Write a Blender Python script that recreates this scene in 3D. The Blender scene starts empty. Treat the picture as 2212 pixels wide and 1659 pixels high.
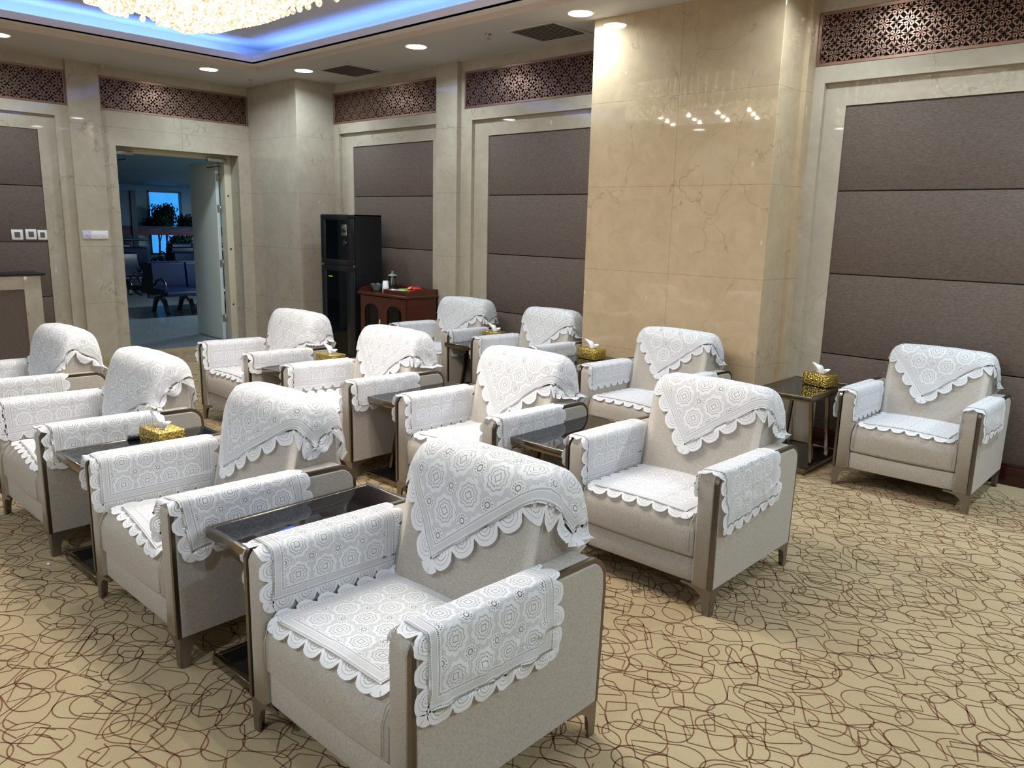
import bpy, bmesh, math, random
from mathutils import Vector, Matrix, noise
C = bpy.context.scene.collection
PI = math.pi
rnd = random.Random(7)

# ------------------------------------------------------------------ helpers
class MB:
    """collects geometry, builds ONE mesh object"""
    def __init__(s): s.v = []; s.f = []; s.m = []; s.sm = []
    def add(s, vs, fs, mi=0, smooth=False):
        b = len(s.v); s.v += [tuple(p) for p in vs]
        for f in fs: s.f.append([b+i for i in f]); s.m.append(mi); s.sm.append(smooth)
    def box(s, x0, x1, y0, y1, z0, z1, mi=0, bev=0.0, seg=2, M=None):
        if bev <= 0:
            vs = [(x, y, z) for z in (z0, z1) for y in (y0, y1) for x in (x0, x1)]
            fs = [(0,2,3,1), (4,5,7,6), (0,1,5,4), (2,6,7,3), (0,4,6,2), (1,3,7,5)]
            if M: vs = [M @ Vector(p) for p in vs]
            s.add(vs, fs, mi); return
        bm = bmesh.new(); bmesh.ops.create_cube(bm, size=1)
        for v in bm.verts:
            v.co = Vector(((v.co.x+.5)*(x1-x0)+x0, (v.co.y+.5)*(y1-y0)+y0, (v.co.z+.5)*(z1-z0)+z0))
        bmesh.ops.bevel(bm, geom=bm.edges[:], offset=bev, segments=seg, profile=.5, affect='EDGES')
        vs = [M @ v.co if M else v.co.copy() for v in bm.verts]
        s.add(vs, [[v.index for v in f.verts] for f in bm.faces], mi, seg > 1); bm.free()
    def prism(s, pts, axis, a, b, mi=0, smooth=False):
        """pts 2D polygon; axis 'x','y','z' extruded from a to b"""
        n = len(pts)
        def P(p, t):
            return {'x': (t, p[0], p[1]), 'y': (p[0], t, p[1]), 'z': (p[0], p[1], t)}[axis]
        vs = [P(p, a) for p in pts] + [P(p, b) for p in pts]
        s.add(vs, [(i, (i+1) % n, n+(i+1) % n, n+i) for i in range(n)], mi, smooth)
        s.add(vs, [tuple(range(n-1, -1, -1)), tuple(range(n, 2*n))], mi)
    def tube(s, path, r, n=8, mi=0, closed=False, caps=True):
        path = [Vector(p) for p in path]; rings = []
        N = len(path); up = None
        for i, p in enumerate(path):
            if closed: t = path[(i+1) % N]-path[i-1]
            else: t = path[min(i+1, N-1)]-path[max(i-1, 0)]
            t.normalize()
            if up is None:
                up = Vector((0, 0, 1)) if abs(t.z) < .9 else Vector((1, 0, 0))
            a = t.cross(up).normalized(); b = a.cross(t).normalized(); up = b
            rr = r[i] if isinstance(r, (list, tuple)) else r
            rings.append([p+(a*math.cos(2*PI*k/n)+b*math.sin(2*PI*k/n))*rr for k in range(n)])
        vs = [q for R_ in rings for q in R_]; fs = []
        for i in range(N if closed else N-1):
            j = (i+1) % N
            for k in range(n):
                fs.append((i*n+k, i*n+(k+1) % n, j*n+(k+1) % n, j*n+k))
        if caps and not closed: fs += [tuple(range(n))[::-1], tuple((N-1)*n+k for k in range(n))]
        s.add(vs, fs, mi, True)
    def lathe(s, prof, cx, cy, n=24, mi=0, smooth=True, z0=0):
        vs = []; fs = []
        for (r, z) in prof:
            for k in range(n): vs.append((cx+r*math.cos(2*PI*k/n), cy+r*math.sin(2*PI*k/n), z0+z))
        for i in range(len(prof)-1):
            for k in range(n): fs.append((i*n+k, i*n+(k+1) % n, (i+1)*n+(k+1) % n, (i+1)*n+k))
        s.add(vs, fs, mi, smooth)
    def ball(s, c, r, mi=0, nu=8, nv=6, sz=1.0):
        prof = [(max(1e-5, r*math.sin(PI*i/nv)), -r*sz*math.cos(PI*i/nv)) for i in range(nv+1)]
        s.lathe(prof, c[0], c[1], nu, mi, True, c[2])
    def build(s, name, mats, parent=None, loc=None):
        me = bpy.data.meshes.new(name); me.from_pydata(s.v, [], s.f)
        if not isinstance(mats, (list, tuple)): mats = [mats]
        for m in mats: me.materials.append(m)
        me.polygons.foreach_set('material_index', s.m)
        me.polygons.foreach_set('use_smooth', s.sm)
        me.update()
        bm = bmesh.new(); bm.from_mesh(me); bmesh.ops.recalc_face_normals(bm, faces=bm.faces[:]); bm.to_mesh(me); bm.free()
        o = bpy.data.objects.new(name, me); C.objects.link(o)
        if parent: o.parent = parent
        if loc: o.location = loc
        return o

def thing(name, label, cat, loc=(0,0,0), rz=0, group=None):
    o = bpy.data.objects.new(name, None); C.objects.link(o); o.empty_display_size = .1
    o.location = loc; o.rotation_euler = (0, 0, rz); o['label'] = label; o['category'] = cat
    if group: o['group'] = group
    return o
def tag(o, label, cat, group=None, kind=None):
    o['label'] = label; o['category'] = cat
    if group: o['group'] = group
    if kind: o['kind'] = kind
    return o
def struct(o, label=None):
    o['kind'] = 'structure'
    if label: o['label'] = label
    return o
def dup(root, loc, rz, label, group=None, scale=None):
    r = root.copy(); C.objects.link(r); r.location = loc; r.rotation_euler = (0, 0, rz); r['label'] = label
    if scale: r.scale = scale
    if group: r['group'] = group
    def rec(src, dst):
        for ch in list(src.children):
            c = ch.copy(); C.objects.link(c); c.parent = dst; rec(ch, c)
    rec(root, r)
    return r

# ------------------------------------------------------------------ node DSL
class NT:
    def __init__(s, name):
        s.mat = bpy.data.materials.new(name); s.mat.use_nodes = True
        s.t = s.mat.node_tree; s.t.nodes.clear()
        s.out = s.t.nodes.new('ShaderNodeOutputMaterial')
    def n(s, typ, **kw):
        nd = s.t.nodes.new(typ)
        for k, v in kw.items(): setattr(nd, k, v)
        return nd
    def link(s, a, b): s.t.links.new(a.s if isinstance(a, E_) else a, b)
    def math(s, op, *args):
        nd = s.n('ShaderNodeMath', operation=op)
        for i, a in enumerate(args):
            if isinstance(a, E_): s.t.links.new(a.s, nd.inputs[i])
            else: nd.inputs[i].default_value = a
        return E_(s, nd.outputs[0])
    def mix(s, fac, a, b):
        nd = s.n('ShaderNodeMix', data_type='RGBA')
        for sock, v in ((nd.inputs[0], fac), (nd.inputs[6], a), (nd.inputs[7], b)):
            if isinstance(v, E_): s.t.links.new(v.s, sock)
            elif isinstance(v, bpy.types.NodeSocket): s.t.links.new(v, sock)
            elif isinstance(v, (tuple, list)): sock.default_value = (*v[:3], 1)
            else: sock.default_value = v
        return nd.outputs[2]
    def noise(s, vec=None, scale=5, detail=2, rough=.5, dist=0):
        nd = s.n('ShaderNodeTexNoise'); nd.inputs['Scale'].default_value = scale
        nd.inputs['Detail'].default_value = detail; nd.inputs['Roughness'].default_value = rough
        nd.inputs['Distortion'].default_value = dist
        if vec is not None: s.t.links.new(vec, nd.inputs['Vector'])
        return nd
    def mapping(s, vec, scale=(1,1,1), rot=(0,0,0), loc=(0,0,0)):
        nd = s.n('ShaderNodeMapping'); nd.inputs['Scale'].default_value = scale
        nd.inputs['Rotation'].default_value = rot; nd.inputs['Location'].default_value = loc
        s.t.links.new(vec, nd.inputs['Vector']); return nd.outputs[0]
    def bsdf(s, color=None, rough=.5, metal=0, **kw):
        b = s.n('ShaderNodeBsdfPrincipled')
        if color is not None:
            if isinstance(color, (tuple, list)): b.inputs['Base Color'].default_value = (*color[:3], 1)
            else: s.link(color, b.inputs['Base Color'])
        if isinstance(rough, (int, float)): b.inputs['Roughness'].default_value = rough
        else: s.link(rough, b.inputs['Roughness'])
        b.inputs['Metallic'].default_value = metal
        for k, v in kw.items(): b.inputs[k.replace('_', ' ')].default_value = v
        return b
    def fin(s, b): s.t.links.new(b.outputs[0], s.out.inputs[0]); return s.mat
    def bump(s, h, strength, dist, b):
        nd = s.n('ShaderNodeBump'); nd.inputs['Strength'].default_value = strength
        nd.inputs['Distance'].default_value = dist; s.link(h, nd.inputs['Height'])
        s.t.links.new(nd.outputs[0], b.inputs['Normal'])
class E_:
    def __init__(s, nt, sock): s.nt = nt; s.s = sock
    def _o(s, op, b, r=False): return s.nt.math(op, b, s) if r else s.nt.math(op, s, b)
    def __add__(s, b): return s._o('ADD', b)
    __radd__ = __add__
    def __sub__(s, b): return s._o('SUBTRACT', b)
    def __rsub__(s, b): return s._o('SUBTRACT', b, True)
    def __mul__(s, b): return s._o('MULTIPLY', b)
    __rmul__ = __mul__
    def __truediv__(s, b): return s._o('DIVIDE', b)
    def lt(s, b): return s._o('LESS_THAN', b)
    def gt(s, b): return s._o('GREATER_THAN', b)
    def mn(s, b): return s._o('MINIMUM', b)
    def mx(s, b): return s._o('MAXIMUM', b)
    def abs(s): return s.nt.math('ABSOLUTE', s)
    def fr(s): return s.nt.math('FRACT', s)
    def sqrt(s): return s.nt.math('SQRT', s)
    def cos(s): return s.nt.math('COSINE', s)
    def within(s, a, b): return s.gt(a)*s.lt(b)

def L(r, g, b):   # sRGB 0-255 -> linear
    def f(c):
        c /= 255.; return c/12.92 if c <= .04045 else ((c+.055)/1.055)**2.4
    return (f(r), f(g), f(b))

def simple(name, col, rough=.5, metal=0, noise_amt=0, nscale=20, **kw):
    t = NT(name)
    if noise_amt:
        tc = t.n('ShaderNodeTexCoord'); nz = t.noise(tc.outputs['Object'], nscale, 3)
        c = t.mix(E_(t, nz.outputs[0]), tuple(x*(1-noise_amt) for x in col), tuple(min(1, x*(1+noise_amt)) for x in col))
        return t.fin(t.bsdf(c, rough, metal, **kw))
    tc = t.n('ShaderNodeTexCoord'); nz = t.noise(tc.outputs['Object'], 12, 2)
    r = E_(t, nz.outputs[0])*.06+(rough-.03)
    return t.fin(t.bsdf(col, r.mx(0.0), metal, **kw))

def emit(name, col, strength):
    t = NT(name); e = t.n('ShaderNodeEmission'); e.inputs[0].default_value = (*col, 1); e.inputs[1].default_value = strength
    return t.fin(e)

# marble: polished cream stone with veins, cracks and flecks, slab joints at given heights / positions
def marble(name, zs=(), xs=(), ys=(), tint=(1,1,1)):
    t = NT(name); g = t.n('ShaderNodeNewGeometry'); P = g.outputs['Position']
    sep = t.n('ShaderNodeSeparateXYZ'); t.t.links.new(P, sep.inputs[0])
    X, Y, Z = (E_(t, sep.outputs[i]) for i in range(3))
    n1 = t.noise(P, 1.6, 5, .62, .6); n2 = t.noise(P, 6.5, 6, .68, .9)
    c = t.mix(E_(t, n1.outputs[0]), tuple(a*b for a, b in zip((.40,.345,.275), tint)), tuple(a*b for a, b in zip((.58,.52,.43), tint)))
    k = ((E_(t, n2.outputs[0])-.5)*2.4+.5).mx(0).mn(1)
    c = t.mix(k*.55, c, tuple(a*b for a, b in zip((.36,.305,.24), tint)))
    # thin brown cracks
    wv = t.mapping(P, (1,1,.75)); nd = t.noise(wv, 2.4, 4, .6)
    av = t.n('ShaderNodeMixRGB', blend_type='ADD'); av.inputs[0].default_value = .55
    t.t.links.new(wv, av.inputs[1]); t.t.links.new(nd.outputs[1], av.inputs[2])
    vo = t.n('ShaderNodeTexVoronoi', feature='DISTANCE_TO_EDGE'); vo.inputs['Scale'].default_value = 2.3
    t.t.links.new(av.outputs[0], vo.inputs['Vector'])
    gate = E_(t, t.noise(P, 1.9, 2).outputs[0]).gt(.5)
    crack = E_(t, vo.outputs[0]).lt(.0075)*gate
    c = t.mix(crack*.38, c, tuple(a*b for a, b in zip((.23,.15,.085), tint)))
    # milky white flecks
    vo2 = t.n('ShaderNodeTexVoronoi', feature='F1'); vo2.inputs['Scale'].default_value = 5.0
    t.t.links.new(t.mapping(P, (1,1,.38), (.3,.2,0)), vo2.inputs['Vector'])
    fl = E_(t, t.noise(P, 26, 3).outputs[0])
    c = t.mix((E_(t, vo2.outputs[0])+fl*.12).lt(.105)*.55, c, (.74,.68,.58))
    line = None
    for arr, ax in ((zs, Z), (xs, X), (ys, Y)):
        for z in arr:
            e = (ax-z).abs().lt(.0016)
            line = e if line is None else line.mx(e)
    if line is not None: c = t.mix(line*.6, c, (.16,.12,.08))
    b = t.bsdf(c, .025, 0); b.inputs['IOR'].default_value = 1.5
    return t.fin(b)

ZS = (2.665, 1.985, 1.297, .64)
M_marble = marble('polished_cream_marble', ZS)
M_marble_plain = marble('polished_cream_marble_trim')
M_marble_col = marble('polished_cream_marble_warm_lit', ZS, xs=(-3.40,), tint=(1.12,.98,.80))  # warm tint paints the chandelier's light into the column's marble
M_marble_back = marble('polished_cream_marble_door_wall', ZS, ys=(4.55,))
M_ceil = simple('matt_ceiling_paint', L(205,199,197), .8, 0, .03, 3)
M_band = simple('cream_moulding_paint', L(215,200,185), .7)
M_lip = simple('white_cove_paint', L(244,238,240), .7)
M_cove = simple('white_cove_ceiling_paint', (.72,.72,.74), .8)
M_chrome = simple('brushed_bronze_steel', L(122,113,105), .3, 1)
M_leg = simple('satin_grey_metal', L(140,132,125), .38, .9)
M_tabmetal = simple('polished_steel_edge', L(135,126,114), .18, 1)
M_gold_post = simple('polished_brass_post', L(128,115,97), .2, 1)
M_blackglass = simple('black_glass', (.006,.006,.008), .04, 0)
M_black = simple('black_lacquer', (.010,.011,.014), .25)
M_white_pl = simple('white_plastic', L(235,232,236), .35)
M_grey_pl = simple('grey_screen', L(92,98,96), .3)
M_tissue = simple('white_tissue_paper', L(242,242,244), .8, 0, .02)
M_doorpaint = simple('pale_grey_door_paint', L(205,214,211), .35)
M_doorframe = simple('cream_steel_door_frame', L(205,198,178), .4)
M_steel = simple('stainless_steel', L(185,185,182), .3, 1)
M_cardred = simple('red_wrapper', L(190,35,25), .3)
M_cardor = simple('orange_wrapper', L(225,110,45), .35)
M_green = simple('green_wrapper', L(120,170,80), .4, 0, .4, 60)
M_foil = simple('silver_sachet', L(200,205,212), .25, .3)
M_blue = simple('blue_folder', L(40,80,210), .35)
M_baseboard = simple('dark_red_baseboard', L(52,20,16), .18)
M_bulb = emit('lamp_diffuser', (.9,1.0,1.0), 9)
M_led = emit('blue_led_strip', (.14,.34,1.0), 7)

def glassmat(name, col=(.9,.95,.95), rough=.02, alpha=.25):
    t = NT(name); g = t.n('ShaderNodeBsdfGlossy'); g.inputs[0].default_value = (1,1,1,1); g.inputs['Roughness'].default_value = rough
    tr = t.n('ShaderNodeBsdfTransparent'); tr.inputs[0].default_value = (*col, 1)
    f = t.n('ShaderNodeFresnel'); f.inputs[0].default_value = 1.5
    m = t.n('ShaderNodeMixShader'); t.t.links.new((E_(t, f.outputs[0])*(alpha*3.2)).s, m.inputs[0])
    t.t.links.new(tr.outputs[0], m.inputs[1]); t.t.links.new(g.outputs[0], m.inputs[2])
    return t.fin(m)
M_glass = glassmat('clear_glass')
M_smoke = glassmat('smoked_glass', (.16,.17,.17), .03, .18)

def woodmat(name, col):
    t = NT(name); tc = t.n('ShaderNodeTexCoord'); v = t.mapping(tc.outputs['Object'], (2,2,22))
    nz = t.noise(v, 4, 4, .6, 1.5)
    c = t.mix(E_(t, nz.outputs[0]), tuple(x*.55 for x in col), tuple(x*1.25 for x in col))
    return t.fin(t.bsdf(c, .22))
M_wood = woodmat('dark_mahogany', (.085,.022,.012))

# upholstery linen
def linen():
    t = NT('beige_linen_upholstery'); tc = t.n('ShaderNodeTexCoord'); O = tc.outputs['Object']
    n1 = t.noise(t.mapping(O, (1,1,6)), 110, 2, .7); n2 = t.noise(t.mapping(O, (6,6,1)), 90, 2, .7); n3 = t.noise(O, 6, 2)
    k = E_(t, n1.outputs[0])*.5+E_(t, n2.outputs[0])*.5
    c = t.mix(((k-.5)*3+.5).mx(0).mn(1), L(138,131,124), L(198,190,181))
    c = t.mix(E_(t, n3.outputs[0])*.25, c, L(156,146,136))
    b = t.bsdf(c, .92); b.inputs['Sheen Weight'].default_value = .15
    t.bump(k, .25, .002, b)
    return t.fin(b)
M_linen = linen()

def wallfabric():
    t = NT('brown_woven_wall_fabric'); g = t.n('ShaderNodeNewGeometry')
    n1 = t.noise(t.mapping(g.outputs['Position'], (30,30,190)), 1.5, 3, .7)
    n2 = t.noise(g.outputs['Position'], 1.2, 2)
    k = ((E_(t, n1.outputs[0])-.5)*2.6+.5).mx(0).mn(1)
    c = t.mix(k, L(78,66,60), L(118,104,96)); c = t.mix(E_(t, n2.outputs[0])*.2, c, L(98,82,75))
    b = t.bsdf(c, .85); t.bump(k, .2, .002, b)
    return t.fin(b)
M_wfab = wallfabric()

def coppermat():
    t = NT('brushed_copper_lattice'); tc = t.n('ShaderNodeTexCoord')
    nz = t.noise(t.mapping(tc.outputs['Object'], (3,3,120)), 3, 2)
    c = t.mix(E_(t, nz.outputs[0]), L(142,112,99), L(176,138,122))
    return t.fin(t.bsdf(c, .33, .85))
M_copper = coppermat()
M_gback = simple('grille_backing_cloth', L(66,61,58), .8, 0, .2, 200)

def carpetmat():
    t = NT('tan_loop_carpet'); g = t.n('ShaderNodeNewGeometry'); P = g.outputs['Position']
    n1 = t.noise(P, 260, 2, .6); n2 = t.noise(P, 1.7, 3); 
    c = t.mix(E_(t, n2.outputs[0]), L(150,131,98), L(192,175,140))
    k = ((E_(t, n1.outputs[0])-.5)*2.4+.5).mx(0).mn(1)
    c = t.mix((1-k)*.45, c, L(138,118,86))
    sep = t.n('ShaderNodeSeparateXYZ'); t.t.links.new(P, sep.inputs[0])
    X, Y = E_(t, sep.outputs[0]), E_(t, sep.outputs[1])
    d = (((X+1.83)*(X+1.83)*9+(Y-2.87)*(Y-2.87)*30).sqrt()+(E_(t, t.noise(P, 28, 3).outputs[0])-.5)*1.3).lt(.12)
    c = t.mix(d*.65, c, (.07,.055,.04))
    b = t.bsdf(c, .95); t.bump(k, .5, .003, b)
    return t.fin(b)
M_carpet = carpetmat()
def cline():
    t = NT('brown_carpet_line_yarn'); g = t.n('ShaderNodeNewGeometry'); n1 = t.noise(g.outputs['Position'], 240, 2)
    c = t.mix(E_(t, n1.outputs[0]), L(84,46,30), L(128,82,58)); return t.fin(t.bsdf(c, .95))
M_cline = cline()

def terrazzo():
    t = NT('polished_terrazzo'); g = t.n('ShaderNodeNewGeometry'); P = g.outputs['Position']
    n1 = t.noise(P, 45, 3, .8); n2 = t.noise(P, 1, 2)
    c = t.mix(((E_(t, n1.outputs[0])-.5)*3+.5).mx(0).mn(1), (.10,.12,.14), (.30,.34,.38))
    sep = t.n('ShaderNodeSeparateXYZ'); t.t.links.new(P, sep.inputs[0])
    ln = ((E_(t, sep.outputs[0])/.8).fr().lt(.008)).mx((E_(t, sep.outputs[1])/.8).fr().lt(.008))
    c = t.mix(ln*.5, c, (.05,.06,.07))
    return t.fin(t.bsdf(c, .22))
M_terr = terrazzo()

def goldmat():
    t = NT('hammered_gold_foil'); tc = t.n('ShaderNodeTexCoord'); nz = t.noise(tc.outputs['Object'], 60, 3, .7)
    vo = t.n('ShaderNodeTexVoronoi'); vo.inputs['Scale'].default_value = 85; t.t.links.new(tc.outputs['Object'], vo.inputs['Vector'])
    c = t.mix(((E_(t, nz.outputs[0])-.5)*3+.5).mx(0).mn(1), L(150,118,45), L(250,222,125))
    b = t.bsdf(c, .28, .9); t.bump(E_(t, vo.outputs[0]), .9, .006, b)
    return t.fin(b)
M_gold = goldmat()

# ---- lace: holes cut by shader from flat cloth coordinates (metres)
def lace(name, p, off=0.0, pitch=.076):
    t = NT(name)
    u3 = t.n('ShaderNodeUVMap', uv_map='scal'); s3 = t.n('ShaderNodeSeparateXYZ'); t.t.links.new(u3.outputs[0], s3.inputs[0])
    u1 = t.n('ShaderNodeUVMap', uv_map='cloth'); u2 = t.n('ShaderNodeUVMap', uv_map='hem')
    s1 = t.n('ShaderNodeSeparateXYZ'); t.t.links.new(u1.outputs[0], s1.inputs[0])
    s2 = t.n('ShaderNodeSeparateXYZ'); t.t.links.new(u2.outputs[0], s2.inputs[0])
    u, v = E_(t, s1.outputs[0]), E_(t, s1.outputs[1]); du, dv = E_(t, s2.outputs[0]), E_(t, s2.outputs[1])
    e = du.mn(dv)
    al = t.math('MULTIPLY', du.lt(dv), v+2)+t.math('MULTIPLY', 1-du.lt(dv), u+2)   # coordinate along the hem
    # field
    cx = ((u/p+(20+off)).fr()-.5); cy = ((v/p+(20+off)).fr()-.5)
    r = (cx*cx+cy*cy).sqrt(); th = t.math('ARCTAN2', cy, cx)
    ang8 = (th*4.5).cos().abs()
    R = r/(ang8*.16+.90)
    rose = R.lt(.435)
    dots = (th*14/PI).fr().gt(.38)
    dots2 = (th*22/PI).fr().gt(.45)
    g1 = (R-.30).abs().lt(.018)
    g2 = (R-.205).abs().lt(.016)*dots
    dm = cx.abs()+cy.abs()
    g3 = (cx.abs().mx(cy.abs())-.085).abs().lt(.013)
    rosehole = (g1*.55).mx(g2).mx(g3*.8)
    bx = .5-cx.abs(); by = .5-cy.abs(); r2 = (bx*bx+by*by).sqrt(); th2 = t.math('ARCTAN2', by, bx)
    mot = r2.lt(.205)
    mothole = ((r2-.15).abs().lt(.020)*(th2*7/PI).fr().gt(.5)).mx((r2-.075).abs().lt(.017))
    net = (((u+2)/.0042).fr().gt(.42)*((v+2)/.0042).fr().gt(.42))
    field = t.math('MULTIPLY', rose, rosehole)+(1-rose)*(mot*mothole+(1-mot)*(net*.72+.04))
    # bands
    rung = (al/.0045).fr().gt(.42)
    b1 = e.within(.004, .009)*rung; b2 = e.within(.034, .039)*rung
    mesh = e.within(.013, .030)*((al/.0030).fr().gt(.40)*(e/.0030).fr().gt(.45)*.85)
    band = b1.mx(b2).mx(mesh)
    # scallops
    su, sv = E_(t, s3.outputs[0]), E_(t, s3.outputs[1])
    al2 = t.math('MULTIPLY', du.lt(dv), sv)+t.math('MULTIPLY', 1-du.lt(dv), su)
    sc = (al2.fr()-.5)*pitch
    rs = (sc*sc+(e+.002)*(e+.002)).sqrt()
    ts = t.math('ARCTAN2', sc, e)
    arc = ((rs-pitch*.22).abs().lt(.0015)*(ts*9/PI).fr().gt(.35)).mx((rs-pitch*.36).abs().lt(.0009)*.6).mx((rs-pitch*.10).abs().lt(.0013)*(ts*7/PI).fr().gt(.4))
    inb = e.gt(0); inf = e.gt(.043)
    hole = inf*field+(inb*(1-inf))*band+(1-inb)*arc
    nz = t.noise(u1.outputs[0], 900, 1)
    c = t.mix(E_(t, nz.outputs[0]), L(226,227,234), L(244,245,250))
    df = t.n('ShaderNodeBsdfDiffuse'); t.t.links.new(c, df.inputs[0])
    tl = t.n('ShaderNodeBsdfTranslucent'); tl.inputs[0].default_value = (.8,.8,.82,1)
    m0 = t.n('ShaderNodeMixShader'); m0.inputs[0].default_value = .22
    t.t.links.new(df.outputs[0], m0.inputs[1]); t.t.links.new(tl.outputs[0], m0.inputs[2])
    tr = t.n('ShaderNodeBsdfTransparent')
    m = t.n('ShaderNodeMixShader'); t.t.links.new((hole*.88).s, m.inputs[0])
    t.t.links.new(m0.outputs[0], m.inputs[1]); t.t.links.new(tr.outputs[0], m.inputs[2])
    return t.fin(m)
M_lace = lace('white_lace_small_roses', .100, 0.0, .078)
M_lace_big = lace('white_lace_large_roses', .124, .5, .10)

# ------------------------------------------------------------------ camera
cam = bpy.data.cameras.new('camera'); co = bpy.data.objects.new('camera', cam); C.objects.link(co)
pt, yw, rl = -0.20066156, 0.74678305, 0.02351002
fwd = Vector((-math.sin(yw)*math.cos(pt), math.cos(yw)*math.cos(pt), math.sin(pt)))
rt = Vector((math.cos(yw), math.sin(yw), 0)); up = rt.cross(fwd)
r2 = rt*math.cos(rl)+up*math.sin(rl); u2 = -rt*math.sin(rl)+up*math.cos(rl)
Mx = Matrix((r2, u2, -fwd)).transposed().to_4x4(); Mx.translation = Vector((0, 0, 1.65))
co.matrix_world = Mx
cam.sensor_width = 36; cam.lens = 36*1683.29/2212; cam.clip_end = 200; cam.clip_start = .02
bpy.context.scene.camera = co

# ------------------------------------------------------------------ room constants
XG, XF, YG, YF, YC = -9.877, -9.933, 5.981, 6.047, 5.493
ZC = 3.329; GB, GT, FR, PT = 2.846, 3.221, 2.728, 2.564
GR = (1.957, 1.347, .737)
XE, YE = 3.2, -1.9          # walls behind and left of the camera

# floor with the carpet's line pattern as part of its own mesh
fb = MB()
fb.add([(XG-.06, YE, 0), (XE, YE, 0), (XE, YF+.1, 0), (XG-.06, YF+.1, 0)], [(0,1,2,3)])
def strip(pts, w, z):
    n = len(pts)
    vs = []; fs = []
    for i, (x, y) in enumerate(pts):
        a = pts[max(i-1, 0)]; b = pts[min(i+1, n-1)]
        tx, ty = b[0]-a[0], b[1]-a[1]; l = math.hypot(tx, ty) or 1
        nx, ny = -ty/l*w/2, tx/l*w/2
        vs += [(x+nx, y+ny, z), (x-nx, y-ny, z)]
    for i in range(n-1): fs.append((2*i, 2*i+1, 2*i+3, 2*i+2))
    fb.add(vs, fs, 1)
rc = random.Random(3)
def dshape(cx, cy, r, a0, kind):
    pts = []
    if kind == 0:      # rounded leaf with a squared end
        sp = rc.uniform(1.35, 1.75); L1 = r*rc.uniform(1.0, 2.1); L2 = L1*rc.uniform(.7, 1.0); n = 14
        q = []
        for i in range(n+1):
            a = PI-sp+2*sp*i/n; q.append((r*math.cos(a), r*.82*math.sin(a)))
        e0, e1 = q[-1], q[0]
        q = [(e1[0]+L2, e1[1]-(.25*r if L2 > r else 0))]+q+[(e0[0]+L1, e0[1]+.30*r)]
        if rc.random() < .9: q.append(q[0])
        else: q.append((q[-1][0]-.1*r, q[-1][1]+.5*r))
        pts = [(cx+x*math.cos(a0)-y*math.sin(a0), cy+x*math.sin(a0)+y*math.cos(a0)) for x, y in q]
    elif kind == 1:    # long open arc
        R_ = r*rc.uniform(1.8, 2.8); span = rc.uniform(1.0, 1.6); n = 12
        for i in range(n+1):
            a = a0+span*i/n; pts.append((cx+R_*(math.cos(a)-math.cos(a0+span/2)), cy+R_*(math.sin(a)-math.sin(a0+span/2))))
        x, y = pts[-1]; pts.append((x+.5*r*math.cos(a+2.4), y+.5*r*math.sin(a+2.4)))
    else:              # narrow bracket
        w = r*.35
        pts = [(-r*.9, 0), (-r*.9, w), (r*.5, w*1.1), (r*.65, -w*.3), (-r*.1, -w*.4)]
        pts = [(cx+x*math.cos(a0)-y*math.sin(a0), cy+x*math.sin(a0)+y*math.cos(a0)) for x, y in pts]
    strip(pts, .0040, .0012)
x = -9.6
while x < 1.0:
    y = .25
    while y < 5.75:
        if -1.0 < x and y > 5.9: pass
        k = rc.random()
        dshape(x+rc.uniform(-.05, .05), y+rc.uniform(-.05, .05), rc.uniform(.064, .084), rc.choice((.35, .35, PI+.4, PI+.4, -.8, 2.2))+rc.uniform(-.22, .22), 0 if k < .90 else (1 if k < .93 else 2))
        y += .104
    x += .104
floor = struct(fb.build('floor', [M_carpet, M_cline]), 'tan carpet with brown looping line pattern')

def arealight(name, loc, sx, sy, energy, col, rot=(0,0,0), parent=None, shape='RECTANGLE', spread=PI):
    l = bpy.data.lights.new(name, 'AREA'); l.shape = shape; l.size = sx; l.size_y = sy; l.energy = energy; l.color = col; l.spread = spread
    o = bpy.data.objects.new(name, l); C.objects.link(o); o.location = loc; o.rotation_euler = rot
    if parent: o.parent = parent
    return o
# ---- ceiling: soffit ring with tray, cove and lip
TX0, TY1 = -8.716, 4.95; TX1, TY0 = .6, -.9
cb = MB()
def slab(b, x0, x1, y0, y1, z0, z1, mi=0): b.box(x0, x1, y0, y1, z0, z1, mi)
slab(cb, XG-.1, TX0, YE, YF+.1, ZC, ZC+.06); slab(cb, TX1, XE, YE, YF+.1, ZC, ZC+.06)
slab(cb, TX0, TX1, TY1, YF+.1, ZC, ZC+.06); slab(cb, TX0, TX1, YE, TY0, ZC, ZC+.06)
ceil = struct(cb.build('ceiling', M_ceil), 'flat painted ceiling border round the lit tray')
# band face (face1) z ZC..3.378
tb = MB(); z1 = 3.378; w = .012
for (a, b_, c, d) in ((TX0, TX0+.003, TY0, TY1), (TX1-.003, TX1, TY0, TY1)): slab(tb, a, b_, c, d, ZC-.001, z1)
for (c, d) in ((TY1-.003, TY1), (TY0, TY0+.003)): slab(tb, TX0, TX1, c, d, ZC-.001, z1)
struct(tb.build('trim_1', M_band, ceil))
lb = MB(); LX0, LY1, LX1, LY0 = -8.57, 4.812, TX1-.14, TY0+.14
slab(lb, TX0-.02, LX0, TY0, TY1+.02, z1, z1+.012); slab(lb, LX1, TX1+.02, TY0, TY1+.02, z1, z1+.012)
slab(lb, LX0, LX1, LY1, TY1+.02, z1, z1+.012); slab(lb, LX0, LX1, TY0-.02, LY0, z1, z1+.012)
for (a, b_, c, d) in ((LX0-.02, LX0, LY0, LY1+.02), (LX1, LX1+.02, LY0, LY1+.02), (LX0-.02, LX1+.02, LY1, LY1+.02), (LX0-.02, LX1+.02, LY0-.02, LY0)):
    slab(lb, a, b_, c, d, z1, 3.457)
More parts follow.
